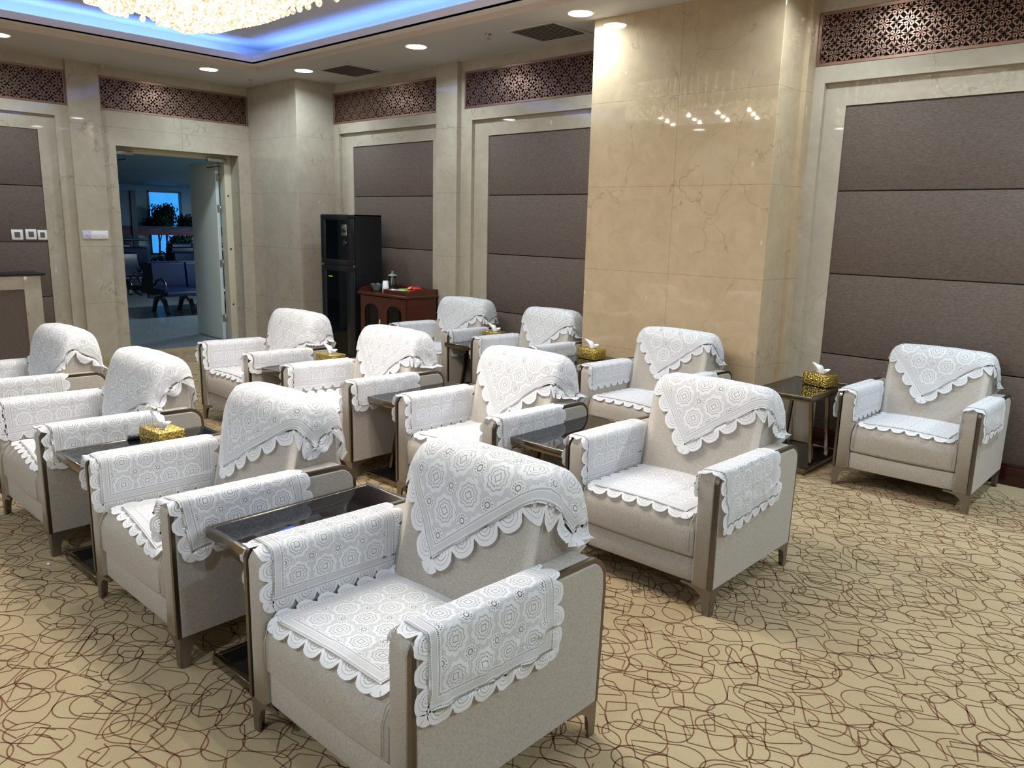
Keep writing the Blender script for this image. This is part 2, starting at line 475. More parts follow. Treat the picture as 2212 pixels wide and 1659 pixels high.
struct(lb.build('trim_2', M_lip, ceil))
vb = MB(); ZV = 3.60; OX0, OY1, OX1, OY0 = TX0-.16, TY1+.16, TX1+.16, TY0-.16
slab(vb, OX0-.02, OX0, OY0, OY1, z1, ZV+.02); slab(vb, OX1, OX1+.02, OY0, OY1, z1, ZV+.02)
slab(vb, OX0, OX1, OY1, OY1+.02, z1, ZV+.02); slab(vb, OX0, OX1, OY0-.02, OY0, z1, ZV+.02)
IX0, IY1, IX1, IY0 = -8.34, 4.72, .25, -.6
slab(vb, OX0, IX0, OY0, OY1, ZV, ZV+.02); slab(vb, IX1, OX1, OY0, OY1, ZV, ZV+.02)
slab(vb, IX0, IX1, IY1, OY1, ZV, ZV+.02); slab(vb, IX0, IX1, OY0, IY0, ZV, ZV+.02)
slab(vb, IX0, IX1, IY0, IY1, ZV-.012, ZV+.07)
struct(vb.build('trim_3', M_cove, ceil))
# LED strips lying on the lip, hidden behind it
for (lx, ly, rx, ry, sx_, sy_) in ((-4.0, TY1-.05, -.75, 0, 8.8, .03), (-4.0, TY0+.05, .75, 0, 8.8, .03), (TX0+.05, 2.0, 0, -.75, .03, 5.2), (TX1-.05, 2.0, 0, .75, .03, 5.2)):
    arealight('led_strip_light', (lx, ly, z1+.03), sx_, sy_, 3.6, (.17,.30,1.0), (PI+rx, ry, 0), None, 'RECTANGLE')
led = MB()
for (a, b_, c, d) in ((TX0+.01, TX0+.035, LY0, LY1), (TX1-.035, TX1-.01, LY0, LY1), (LX0, LX1, TY1-.035, TY1-.01), (LX0, LX1, TY0+.01, TY0+.035)):
    slab(led, a, b_, c, d, z1+.013, z1+.022)
tag(led.build('led_strip', M_led), 'blue light strip running round the ceiling cove behind the lip', 'light strip')

# ---- walls
def wall_bay_y(root, x0, x1, fx0, fx1, ix0, ix1, top=True, seamx=()):
    """bay on the right wall (normal -y) between x0..x1; frame opening fx0..fx1, inner frame opening ix0..ix1 -> marble parts + fabric panels"""
    m = MB()
    m.box(x0, x1, YG, YF+.06, GT, ZC+.02)                         # band above grille
    m.box(x0, x1, YG, YF+.06, FR, GB)                             # outer frame head
    m.box(x0, fx0, YG, YF+.06, 0, FR); m.box(fx1, x1, YG, YF+.06, 0, FR)
    m.box(fx0, ix0, YG+.045, YF+.06, 0, FR); m.box(ix1, fx1, YG+.045, YF+.06, 0, FR)
    m.box(ix0, ix1, YG+.045, YF+.06, PT, FR)
    m.build('marble_surround', M_marble_plain, root)
    zz = [.14] + sorted(GR) + [PT-.002]
    for i in range(4):
        b = MB(); a0 = zz[i]+(.004 if i else 0); a1 = zz[i+1]-(.004 if i < 3 else 0)
        cuts = [ix0+.001] + [s for s in seamx if i == 0] + [ix1-.001]
        for j in range(len(cuts)-1):
            b.box(cuts[j]+(.003 if j else 0), cuts[j+1]-(.003 if j < len(cuts)-2 else 0), YF-.01, YF+.02, a0, a1, 0, .004, 2)
        b.build('fabric_panel', M_wfab, root)
    bb = MB(); bb.box(ix0, ix1, YG+.02, YF+.03, 0, .13, 0, .006); bb.box(ix0, ix1, YG+.03, YF+.03, .125, .145, 0, .004)
    bb.build('baseboard', M_baseboard, root)
    bk = MB(); bk.box(x0, x1, YF+.021, YF+.06, 0, PT); bk.box(x0, x1, YG+.04, YF+.06, GB, GT)
    bk.build('wall_backing', M_black, root)

wr = MB(); wr.box(XG-.3, XE+.1, YF+.06, YF+.2, 0, ZC+.4)
wall_right = struct(wr.build('wall_right', M_marble_plain), 'marble wall with brown fabric panels on the right')
wall_bay_y(wall_right, -8.72, -6.717, -8.608, -6.768, -8.372, -6.868)
wall_bay_y(wall_right, -6.314, -4.10, -6.199, -4.2, -5.993, -4.3, seamx=(-5.30,))
wall_bay_y(wall_right, -2.553, 1.9, -2.472, 1.8, -2.318, 1.66)
m = MB(); m.box(-6.717, -6.383, YG-.045, YF+.06, 0, ZC+.02); m.box(-6.383, -6.314, YG+.02, YF+.06, 0, ZC+.02)
m.build('pilaster', M_marble, wall_right)
# big free column and corner pillar
m = MB(); m.box(-4.248, -2.592, YC, YF+.1, 0, ZC+.02, 0, .003, 1); m.box(-2.592, -2.553, YC+.36, YF+.1, 0, ZC+.02)
struct(m.build('column', M_marble_col, wall_right), 'wide cream marble column standing out from the wall')
m = MB(); m.box(XG-.3, -8.722, YC-.045, YF+.1, 0, ZC+.02, 0, .003, 1)
struct(m.build('corner_pillar', M_marble, wall_right), 'marble pillar in the corner')

# back wall with the doorway (normal +x)
DY0, DY1, DZ = 3.754, 5.285, 2.46; XR = -10.10
m = MB()
m.box(XR, XG, 5.285, YC-.045, 0, GB); m.box(XR, XG, 3.60, DY0, 0, GB); m.box(XR, XG, DY0, DY1, DZ, GB)
m.box(XR, XG, 3.60, YC-.045, GT, ZC+.02); m.box(XR, XG-.04, 3.60, YC-.045, GB, GT, 1)
wall_back = struct(m.build('wall_back', [M_marble_back, M_black]), 'marble wall with the doorway')
m = MB(); m.box(XR, XG+.045, 3.263, 3.60, 0, ZC+.02); m.build('pilaster', M_marble, wall_back)
# left bay of back wall
bx0 = .9
m = MB()
m.box(XF-.06, XG, bx0, 3.263, GT, ZC+.02); m.box(XF-.06, XG, bx0, 3.263, FR, GB)
m.box(XF-.06, XG, 3.13, 3.263, 0, FR); m.box(XF-.06, XG, bx0, bx0+.13, 0, FR)
m.box(XF-.06, XG-.04, 2.958, 3.13, 0, FR); m.box(XF-.06, XG-.04, bx0+.13, bx0+.3, 0, FR)
m.box(XF-.06, XG-.04, bx0+.3, 2.958, PT, FR)
m.box(XF-.08, XG, YE-.1, bx0, 0, ZC+.02)
m.build('marble_surround', M_marble_plain, wall_back)
zz = [.14] + sorted(GR) + [PT-.002]
for i in range(4):
    b = MB(); b.box(XF-.02, XF+.01, bx0+.301, 2.957, zz[i]+(.004 if i else 0), zz[i+1]-(.004 if i < 3 else 0), 0, .004, 2)
    b.build('fabric_panel', M_wfab, wall_back)
m = MB(); m.box(XF-.06, XF-.021, bx0, 3.26, 0, PT); m.box(XF-.06, XG-.045, bx0, 3.26, GB, GT); m.build('wall_backing', M_black, wall_back)
m = MB(); m.box(XF-.03, XG-.02, bx0+.3, 2.958, 0, .13, 0, .006); m.build('baseboard', M_baseboard, wall_back)
# unseen walls
m = MB(); m.box(XG-.2, XE, YE-.1, YE, 0, ZC+.4); struct(m.build('wall_left', M_marble), 'marble wall opposite')
m = MB(); m.box(XE, XE+.1, YE-.1, YF+.2, 0, ZC+.4); struct(m.build('wall_front', M_marble), 'marble wall behind the viewer')

# ---- copper lattice grilles
def grille(name, label, L_, horiz_x, org, group='copper lattice grilles above the wall panels'):
    """L_ length; horiz_x True: runs along +x on right wall (normal -y); else along +y on back wall (normal +x)"""
    H = GT-GB; fw = .024
    t = thing(name, label, 'grille', org, 0, group)
    def W(a, z, d):     # a along, z up, d out of wall
        return (a, -d, z) if horiz_x else (d, a, z)
    def boxw(mb, a0, a1, z0, z1, d0, d1):
        A = W(a0, z0, d0); B = W(a1, z1, d1)
        mb.box(min(A[0], B[0]), max(A[0], B[0]), min(A[1], B[1]), max(A[1], B[1]), z0, z1, 0, .0015, 1)
    f = MB(); e_ = .0015
    boxw(f, e_, L_-e_, e_, fw, -.02, .004); boxw(f, e_, L_-e_, H-fw, H-e_, -.02, .004); boxw(f, e_, fw, fw, H-fw, -.02, .004); boxw(f, L_-fw, L_-e_, fw, H-fw, -.02, .004)
    f.build('frame', M_copper, t)
    g = MB(); n = 40; w = .0088; d0, d1 = -.012, -.003
    s = .1655; cz = .0705
    def ring(ca, cz_, R_):
        for k in range(n):
            a0, a1 = 2*PI*k/n, 2*PI*(k+1)/n; am = (a0+a1)/2
            if not (fw-.012 < ca+R_*math.cos(am) < L_-fw+.012 and fw-.012 < cz_+R_*math.sin(am) < H-fw+.012): continue
            vs = []
            for d in (d0, d1):
                for a in (a0, a1):
                    for rr in (R_-w/2, R_+w/2):
                        vs.append(W(min(max(ca+rr*math.cos(a), fw-.004), L_-fw+.004), min(max(cz_+rr*math.sin(a), fw-.004), H-fw+.004), d))
            g.add(vs, [(4,5,7,6), (0,2,6,4), (1,5,7,3)])
    nc = int(L_/s)+2
    for row in range(-1, 6):
        for c in range(-1, nc):
            a = c*s+(s/2 if row % 2 else 0)+.04; z = cz+row*s/2
            ring(a, z, .0765)             # ring round each node
            ring(a+s/2, z, .0828)         # overlapping ring through four nodes
    g.build('lattice', M_copper, t)
    b = MB(); A = W(.002, 0, -.034); B = W(L_-.002, 0, -.030)
    b.box(min(A[0], B[0]), max(A[0], B[0]), min(A[1], B[1]), max(A[1], B[1]), .002, H-.002); b.build('backing', M_gback, t)
    return t
grille('lattice_grille', 'copper lattice grille above the doorway', YC-.045-3.60-.002, False, (XG, 3.601, GB))
grille('lattice_grille', 'copper lattice grille at the far left, above the wall plates', 3.262-1.25, False, (XG, 1.25, GB))
grille('lattice_grille', 'copper lattice grille over the wall panel behind the black cabinet', 2.0, True, (-8.719, YG, GB))
grille('lattice_grille', 'copper lattice grille left of the wide marble column', 2.06, True, (-6.313, YG, GB))
grille('lattice_grille', 'copper lattice grille at the top right, right of the marble column', 3.4, True, (-2.552, YG, GB))

# ---- ceiling fixtures
def downlight(x, y, label, power=6.5):
    t = thing('ceiling_downlight', label, 'ceiling light', (x, y, ZC), 0, 'round downlights in the ceiling border')
    b = MB(); b.lathe([(.098,-.0015), (.112,-.004), (.118,-.001), (.118,.0)], 0, 0, 32); b.build('trim_ring', M_white_pl, t)
    b = MB(); b.lathe([(1e-4,-.006), (.06,-.0055), (.099,-.002)], 0, 0, 32); b.build('diffuser', M_bulb, t)
    arealight('lamp', (0, 0, -.012), .17, .17, power, (.78,.93,1.0), (0,0,0), t, 'DISK', 2.75)
    return t
dl = [(-9.073,4.54,'round downlight above the doorway'), (-9.09,2.445,'round downlight at the left edge, before the door wall'),
      (-8.226,5.254,'round downlight by the corner pillar'), (-6.218,5.235,'round downlight between the two ceiling vents'),
      (-4.213,5.258,'large-looking round downlight beside the marble column'), (-2.2,5.26,'round downlight above the right-hand armchair, over the column')]
for x, y, lab in dl: downlight(x, y, lab)
for x, y, p_ in ((-.2,5.26,16), (-7.2,-1.35,8), (-5.2,-1.35,8), (-3.2,-1.35,9), (-1.2,-1.35,20), (1.9,1.0,22), (1.9,3.2,22), (1.6,5.26,20)):  # unseen lamps, set stronger to brighten the foreground
    downlight(x, y, 'round downlight in the ceiling border outside the view', p_)

def vent(x0, x1, y0, y1, label):
    t = thing('ceiling_vent', label, 'vent', ((x0+x1)/2, (y0+y1)/2, ZC), 0, 'slatted vents in the ceiling border')
    hx, hy = (x1-x0)/2, (y1-y0)/2; f = MB(); w = .035
    for a in ((-hx, hx, -hy, -hy+w), (-hx, hx, hy-w, hy), (-hx, -hx+w, -hy+w, hy-w), (hx-w, hx, -hy+w, hy-w)): f.box(*a, -.008, -.0002, 0, .002, 1)
    f.build('frame', M_ceil, t)
    s = MB(); n = 13
    for i in range(n):
        y = -hy+w+(i+.5)*(2*hy-2*w)/n
        Mt = Matrix.Translation((0, y, -.006)) @ Matrix.Rotation(.32, 4, 'X')
        s.box(-hx+w, hx-w, -.0165, .0165, -.001, .001, 0, M=Mt)
    s.build('slats', M_ceil, t)
    b = MB(); b.box(-hx+w, hx-w, -hy+w, hy-w, -.0008, -.0002); b.build('duct', M_black, t)
vent(-8.061, -7.464, 5.30, 5.86, 'square slatted ceiling vent near the corner pillar')
vent(-5.104, -4.53, 5.30, 5.84, 'square slatted ceiling vent beside the marble column')
def sprinkler(x, y, label):
    t = thing('fire_sprinkler', label, 'sprinkler', (x, y, ZC), 0, 'fire sprinklers')
    b = MB(); b.lathe([(1e-4,-.004), (.03,-.006), (.034,-.001), (.034,.012), (1e-4,.012)], 0, 0, 20); b.build('cover_plate', M_steel, t)
    b = MB(); b.lathe([(.008,0), (.009,-.02), (.006,-.024), (.006,-.04), (.02,-.042), (.02,-.045), (1e-4,-.046)], 0, 0, 12)
    b.tube([(.009,0,-.02), (.012,0,-.03), (.006,0,-.042)], .002, 6); b.tube([(-.009,0,-.02), (-.012,0,-.03), (-.006,0,-.042)], .002, 6)
    b.build('nozzle', M_steel, t)
sprinkler(-9.278, 5.172, 'small fire sprinkler over the doorway corner')
sprinkler(-5.289, 5.288, 'small fire sprinkler left of the vent beside the column')

# ---- chandelier
def crystalmat():
    t = NT('lit_crystal'); g = t.n('ShaderNodeNewGeometry'); nz = t.noise(g.outputs['Position'], 38, 3, .8)
    k = ((E_(t, nz.outputs[0])-.5)*3.2+.5).mx(0).mn(1)
    em = t.n('ShaderNodeEmission'); c = t.mix((k*1.4).mn(1), (1.0,.62,.26), (1.0,.90,.70)); t.t.links.new(c, em.inputs[0])
    t.t.links.new((k*k*k*3.2+.40).s, em.inputs[1])
    gl = t.n('ShaderNodeBsdfGlossy'); gl.inputs['Roughness'].default_value = .05
    a = t.n('ShaderNodeAddShader'); m = t.n('ShaderNodeMixShader'); m.inputs[0].default_value = .15
    t.t.links.new(em.outputs[0], m.inputs[1]); t.t.links.new(gl.outputs[0], m.inputs[2])
    return t.fin(m)
M_crystal = crystalmat()
ch = thing('crystal_chandelier', 'large glowing crystal chandelier hanging in the blue-lit ceiling tray', 'chandelier', (-3.85, 2.15, 3.65))
CX, CY = -3.85, 2.05
def outline(n, hx, hy, wav, ph=0):
    hx *= 1.0
    out = []
    for i in range(n):
        a = 2*PI*i/n; c, s_ = math.cos(a), math.sin(a); ee = .42
        x = hx*math.copysign(abs(c)**ee, c); y = hy*math.copysign(abs(s_)**ee, s_)
        k = 1+wav*math.sin(a*14+ph); out.append((x*(1 if abs(c) < .5 else k)-.30*y*(abs(x)/hx)**2, y*(k if abs(c) < .9 else 1)))
    return out
def tier(zt, zb, hx, hy, wav, seed):
    r_ = random.Random(seed); b = MB()
    ol = outline(230, hx, hy, wav)
    for (x, y) in ol:      # strand curtain around the edge
        z = zt
        while z > zb:
            b.ball((x, y, z-.012), .013, 0, 5, 3, 1.0); z -= .028
        b.ball((x, y, z-.016), .021, 0, 6, 4, 1.15)
    return b, ol
b, ol = tier(-.50, -.66, 1.78, .54, .02, 1)
b.build('lower_crystal_tier', M_crystal, ch, (-.10, .265, 0))
b2, _ = tier(-.34, -.50, 1.90, .64, .02, 2)
b2.build('upper_crystal_tier', M_crystal, ch, (-.10, .265, 0))
b = MB(); r_ = random.Random(5); st = .052; k = 0
def inside(x, y, hx, hy): return (abs(x+.30*y*(abs(x)/hx)**2)/hx)**4.6+(abs(y)/hy)**4.6 < 1
yy = -.54
while yy < .54:
    xx = -1.95+(.026 if k % 2 else 0)
    while xx < 1.95:
        if inside(xx, yy, 1.78, .535):
            b.ball((xx+r_.uniform(-.006, .006), yy+r_.uniform(-.006, .006), -.662+r_.uniform(-.02, .02)), .0235, 0, 6, 4, 1.1)
        xx += st
    yy += st*.866; k += 1
o = b.build('crystal_drop_field', M_crystal, ch, (-.10, .265, 0)); o['kind'] = 'stuff'
b = MB(); 
b.prism(outline(96, 1.74, .50, .0), 'z', -.50, -.48); b.prism(outline(96, 1.86, .60, .0), 'z', -.33, -.31); b.prism(outline(96, 1.3, .4, .0), 'z', -.31, .0)
b.build('mounting_plate', M_tabmetal, ch, (-.10, .265, 0))
arealight('lamp', (-.10, .265, -.28), 3.2, .9, 5, (1.0,.90,.76), (PI,0,0), ch)
b = MB()
for i in range(9):  # glowing tips with small lamps, added to strengthen the chandelier's light
    for j in range(3):
        bx, by = -1.60+i*.375+.10*(j-1), -.15+.265+(j-1)*.30+.15-.0
        b.ball((bx, by, -.690), .020, 0, 10, 6)
        arealight('added_tip_lamp', (bx, by, -.712), .04, .04, 2.0, (1.0,.95,.86), (0,0,0), ch, 'DISK')
o = b.build('added_glow_tips', emit('added_tip_glow', (1.0,.93,.80), 8), ch); o['kind'] = 'stuff'

# ------------------------------------------------------------------ armchairs
CW, CD = .83, .80
def fillet(pts, rad, n=6):
    out = []; N = len(pts)
    for i in range(N):
        r = rad[i]; p = Vector(pts[i])
        if r <= 0: out.append(tuple(p)); continue
        a = (Vector(pts[i-1])-p); b = (Vector(pts[(i+1) % N])-p)
        la, lb = a.length, b.length; a.normalize(); b.normalize()
        ang = a.angle(b); d = min(r/math.tan(ang/2), la*.49, lb*.49)
        p0 = p+a*d; p1 = p+b*d
        for k in range(n+1):
            t = k/n; out.append(tuple((1-t)**2*p0+2*t*(1-t)*(p*.55+(p0+p1)*.225)+t*t*p1))
    return out
def loft_x(mb, prof, x0, x1, ry, rz, n=5, mid=8, bulge=None, mi=0):
    """closed yz profile lofted along x with rounded ends: inset ry in y, rz in z"""
    N = len(prof); area = sum(prof[i][0]*prof[(i+1) % N][1]-prof[(i+1) % N][0]*prof[i][1] for i in range(N))
    sg = 1 if area > 0 else -1; nor = []
    for i in range(N):
        a = prof[i-1]; b = prof[(i+1) % N]; t = Vector((b[0]-a[0], b[1]-a[1]))
        if t.length < 1e-9: t = Vector((1, 0))
        t.normalize(); nor.append((-t.y*sg, t.x*sg))
    r = max(ry, rz); xs = []
    for k in range(n): xs.append((x0+r*(1-math.cos(PI/2*k/n)), 1-math.sin(PI/2*k/n)))
    for k in range(mid+1): xs.append((x0+r+(x1-x0-2*r)*k/mid, 0))
    for k in range(n-1, -1, -1): xs.append((x1-r*(1-math.cos(PI/2*k/n)), 1-math.sin(PI/2*k/n)))
    vs = []
    for (x, f) in xs:
        for (p, nn) in zip(prof, nor):
            y = p[0]+nn[0]*ry*f; z = p[1]+nn[1]*rz*f
            if bulge and f == 0:
                s_ = math.sin(PI*(x-x0-r)/(x1-x0-2*r)) if x1-x0 > 2*r else 0; y, z = bulge(y, z, s_)
            vs.append((x, y, z))
    fs = [(i*N+k, i*N+(k+1) % N, (i+1)*N+(k+1) % N, (i+1)*N+k) for i in range(len(xs)-1) for k in range(N)]
    mb.add(vs, fs, mi, True); mb.add([vs[k] for k in range(N)], [tuple(range(N))[::-1]], mi); mb.add(vs[-N:], [tuple(range(N))], mi)

ARMP = [(0,.125), (0,.648), (.79,.632), (.80,.52), (.785,.125)]
ARMR = [0, .045, .10, .0, 0]
arm_prof = fillet(ARMP, [0, .045, .115, 0, 0], 8)
BACKP = [(.475,.36), (.600,.885), (.775,.872), (.80,.55), (.80,.22), (.50,.22)]
back_prof = fillet(BACKP, [.02, .075, .085, 0, .01, .01], 8)
def build_chair():
    t = thing('armchair', '', 'armchair', (0,0,0), 0, 'beige armchairs draped in white lace')
    b = MB(); b.box(.100, .730, .016, .775, .125, .236, 0, .008, 2); b.build('seat_base', M_linen, t)
    b = MB(); pr = fillet([(.002,.240), (.0,.432), (.56,.425), (.56,.240)], [.02, .075, .02, .01], 8)
    def bl(y, z, s_):
        return (y-.010*s_ if y < .05 else y, z+(.012*s_ if z > .36 else 0))
    loft_x(b, pr, .103, .727, .014, .014, 4, 10, bl); c = b.build('seat_cushion', M_linen, t)
    for xx in (.122, .708):
        b = MB(); b.tube([(xx, -.006, .27), (xx, -.008, .36), (xx, .008, .41), (xx, .04, .437)], .0022, 6); b.build('piping', M_linen, c)
    b = MB()
    def bl2(y, z, s_): return (y-.012*s_ if y < .60 and z > .4 else y, z+(.006*s_ if z > .8 else 0))
    loft_x(b, back_prof, .101, .729, .024, .085, 7, 10, bl2); b.build('backrest', M_linen, t)
    for side in (0, 1):
        X = lambda x: x if side == 0 else CW-x
        b = MB(); x0, x1 = sorted((X(.023), X(.100))); loft_x(b, arm_prof, x0, x1, .010, .010, 3, 2)
        a = b.build('armrest', M_linen, t)
        b = MB(); x0, x1 = sorted((X(.0), X(.012)))
        pp = []
        cy, cz = .40, .38
        for (y, z) in fillet([(.013,.125), (.013,.634), (.782,.619), (.787,.52), (.772,.125)], [0, .035, .10, 0, 0], 8): pp.append((y, z))
        loft_x(b, pp, x0, x1, .005, .005, 3, 1); b.build('side_panel', M_linen, a)
        # metal band round the outer edge
        b = MB(); out = fillet([(-.003,.122), (-.003,.651), (.793,.636), (.803,.52), (.788,.122)], [0, .045, .115, 0, 0], 8)
        inn = fillet([(.012,.122), (.012,.636), (.781,.621), (.788,.52), (.773,.122)], [0, .035, .10, 0, 0], 8)
        n = len(out); xa, xb = X(.003), X(.0195)
        vs = []
        for xx in (xa, xb):
            vs += [(xx, *p) for p in out]+[(xx, *p) for p in inn]
        fs = []
        for i in range(n-1):
            fs += [(i, i+1, n+i+1, n+i), (2*n+i, 3*n+i, 3*n+i+1, 2*n+i+1), (i, 2*n+i, 2*n+i+1, i+1), (n+i, n+i+1, 3*n+i+1, 3*n+i)]
        b.add(vs, fs, 0, False); b.build('metal_band', M_chrome, a)
    # bracket legs
    for sx in (0, 1):
        for sy in (0, 1):
            b = MB(); XX = (lambda x: x+.004) if sx == 0 else (lambda x: CW-.004-x)
            Y0 = .004 if sy == 0 else .785; YY = (lambda y: Y0+y) if sy == 0 else (lambda y: Y0-y)
            for ax in (0, 1):
                pr = [(0,.125), (.006,0), (.036,0), (.041,.055), (.052,.085), (.078,.105), (.115,.114), (.15,.1165), (.15,.125)]
                vs = []
                for dd in (0, .009):
                    for (q, z) in pr:
                        vs.append((XX(q), YY(dd), z) if ax == 0 else (XX(dd), YY(q), z))
                n = len(pr); fs = [tuple(range(n)), tuple(range(2*n-1, n-1, -1))]+[(i, (i+1) % n, n+(i+1) % n, n+i) for i in range(n)]
                b.add(vs, fs)
            b.build('leg', M_leg, t)
    return t
proto = build_chair()

# ---- cloths
def cloth(name, W, H, nsc, mapf, mat, label, cat, group, res=6):
    """flat hem rectangle W x H (u,v centred) with nsc scallops a side; mapf(u,v)->(x,y,z)"""
    pu = W/nsc[0]; pv = H/nsc[1]; nu, nv = nsc[0]*res, nsc[1]*res
    verts = []; uv = []; hem = []; scl = []; faces = []
    def V(u, v):
        verts.append(mapf(u, v)); uv.append((u, v)); scl.append(((u+W/2)/pu+5, (v+H/2)/pv+5)); hem.append((W/2-abs(u), H/2-abs(v))); return len(verts)-1
    grid = [[V(-W/2+W*i/nu, -H/2+H*j/nv) for i in range(nu+1)] for j in range(nv+1)]
    for j in range(nv):
        for i in range(nu): faces.append((grid[j][i], grid[j][i+1], grid[j+1][i+1], grid[j+1][i]))
    dp = .40*min(pu, pv)
    def depth(k, n):
        f = (k % res)/res; return .013+dp*max(0, 1-abs(2*f-1)**2.4)**.6 if (0 < k < n) or True else 0
    for side in range(4):
        n = nu if side < 2 else nv
        prev = [grid[0][i] for i in range(nu+1)] if side == 0 else [grid[nv][i] for i in range(nu+1)] if side == 1 else [grid[j][0] for j in range(nv+1)] if side == 2 else [grid[j][nu] for j in range(nv+1)]
        for lv in (1, 2, 3):
            cur = []
            for k in range(n+1):
                d = depth(k, n)*lv/3
                if side == 0: cur.append(V(-W/2+W*k/nu, -H/2-d))
                elif side == 1: cur.append(V(-W/2+W*k/nu, H/2+d))
                elif side == 2: cur.append(V(-W/2-d, -H/2+H*k/nv))
                else: cur.append(V(W/2+d, -H/2+H*k/nv))
            for k in range(n): faces.append((prev[k], prev[k+1], cur[k+1], cur[k]))
            prev = cur
    for sx in (-1, 1):
        for sy in (-1, 1):
            prev = None
            for lv in (0, 1, 2):
                rr = dp*1.15*lv/2; cur = [V(sx*W/2+sx*rr*math.cos(a), sy*H/2+sy*rr*math.sin(a)) for a in [(-.25+2.07*k/8) for k in range(9)]] if lv else [grid[0 if sy < 0 else nv][0 if sx < 0 else nu]]*9
                if prev:
                    for k in range(8):
                        f = (prev[k], prev[k+1], cur[k+1], cur[k]); f = tuple(dict.fromkeys(f)); faces.append(f)
                prev = cur
    me = bpy.data.meshes.new(name); me.from_pydata(verts, [], faces); me.materials.append(mat)
    l1 = me.uv_layers.new(name='cloth'); l2 = me.uv_layers.new(name='hem'); l3 = me.uv_layers.new(name='scal')
    for lp in me.loops:
        l1.data[lp.index].uv = uv[lp.vertex_index]; l2.data[lp.index].uv = hem[lp.vertex_index]; l3.data[lp.index].uv = scl[lp.vertex_index]
    for p in me.polygons: p.use_smooth = True
    me.update()
    o = bpy.data.objects.new(name, me); C.objects.link(o); tag(o, label, cat, group)
    return o

def path_eval(path, s):
    """path: list of 2D points; arc-length evaluation with extrapolation; returns point, normal(left of tangent)"""
    acc = 0
    if s < 0:
        a, b = Vector(path[0]), Vector(path[1]); t = (b-a).normalized(); return a+t*s, Vector((-t.y, t.x))
    for i in range(len(path)-1):
        a, b = Vector(path[i]), Vector(path[i+1]); l = (b-a).length
        if s <= acc+l or i == len(path)-2:
            t = (b-a).normalized(); return a+t*(s-acc), Vector((-t.y, t.x))
        acc += l
def nz(u, v, seed, sc=9): return noise.noise(Vector((u*sc+seed*3.1, v*sc-seed*1.7, seed*.77)))

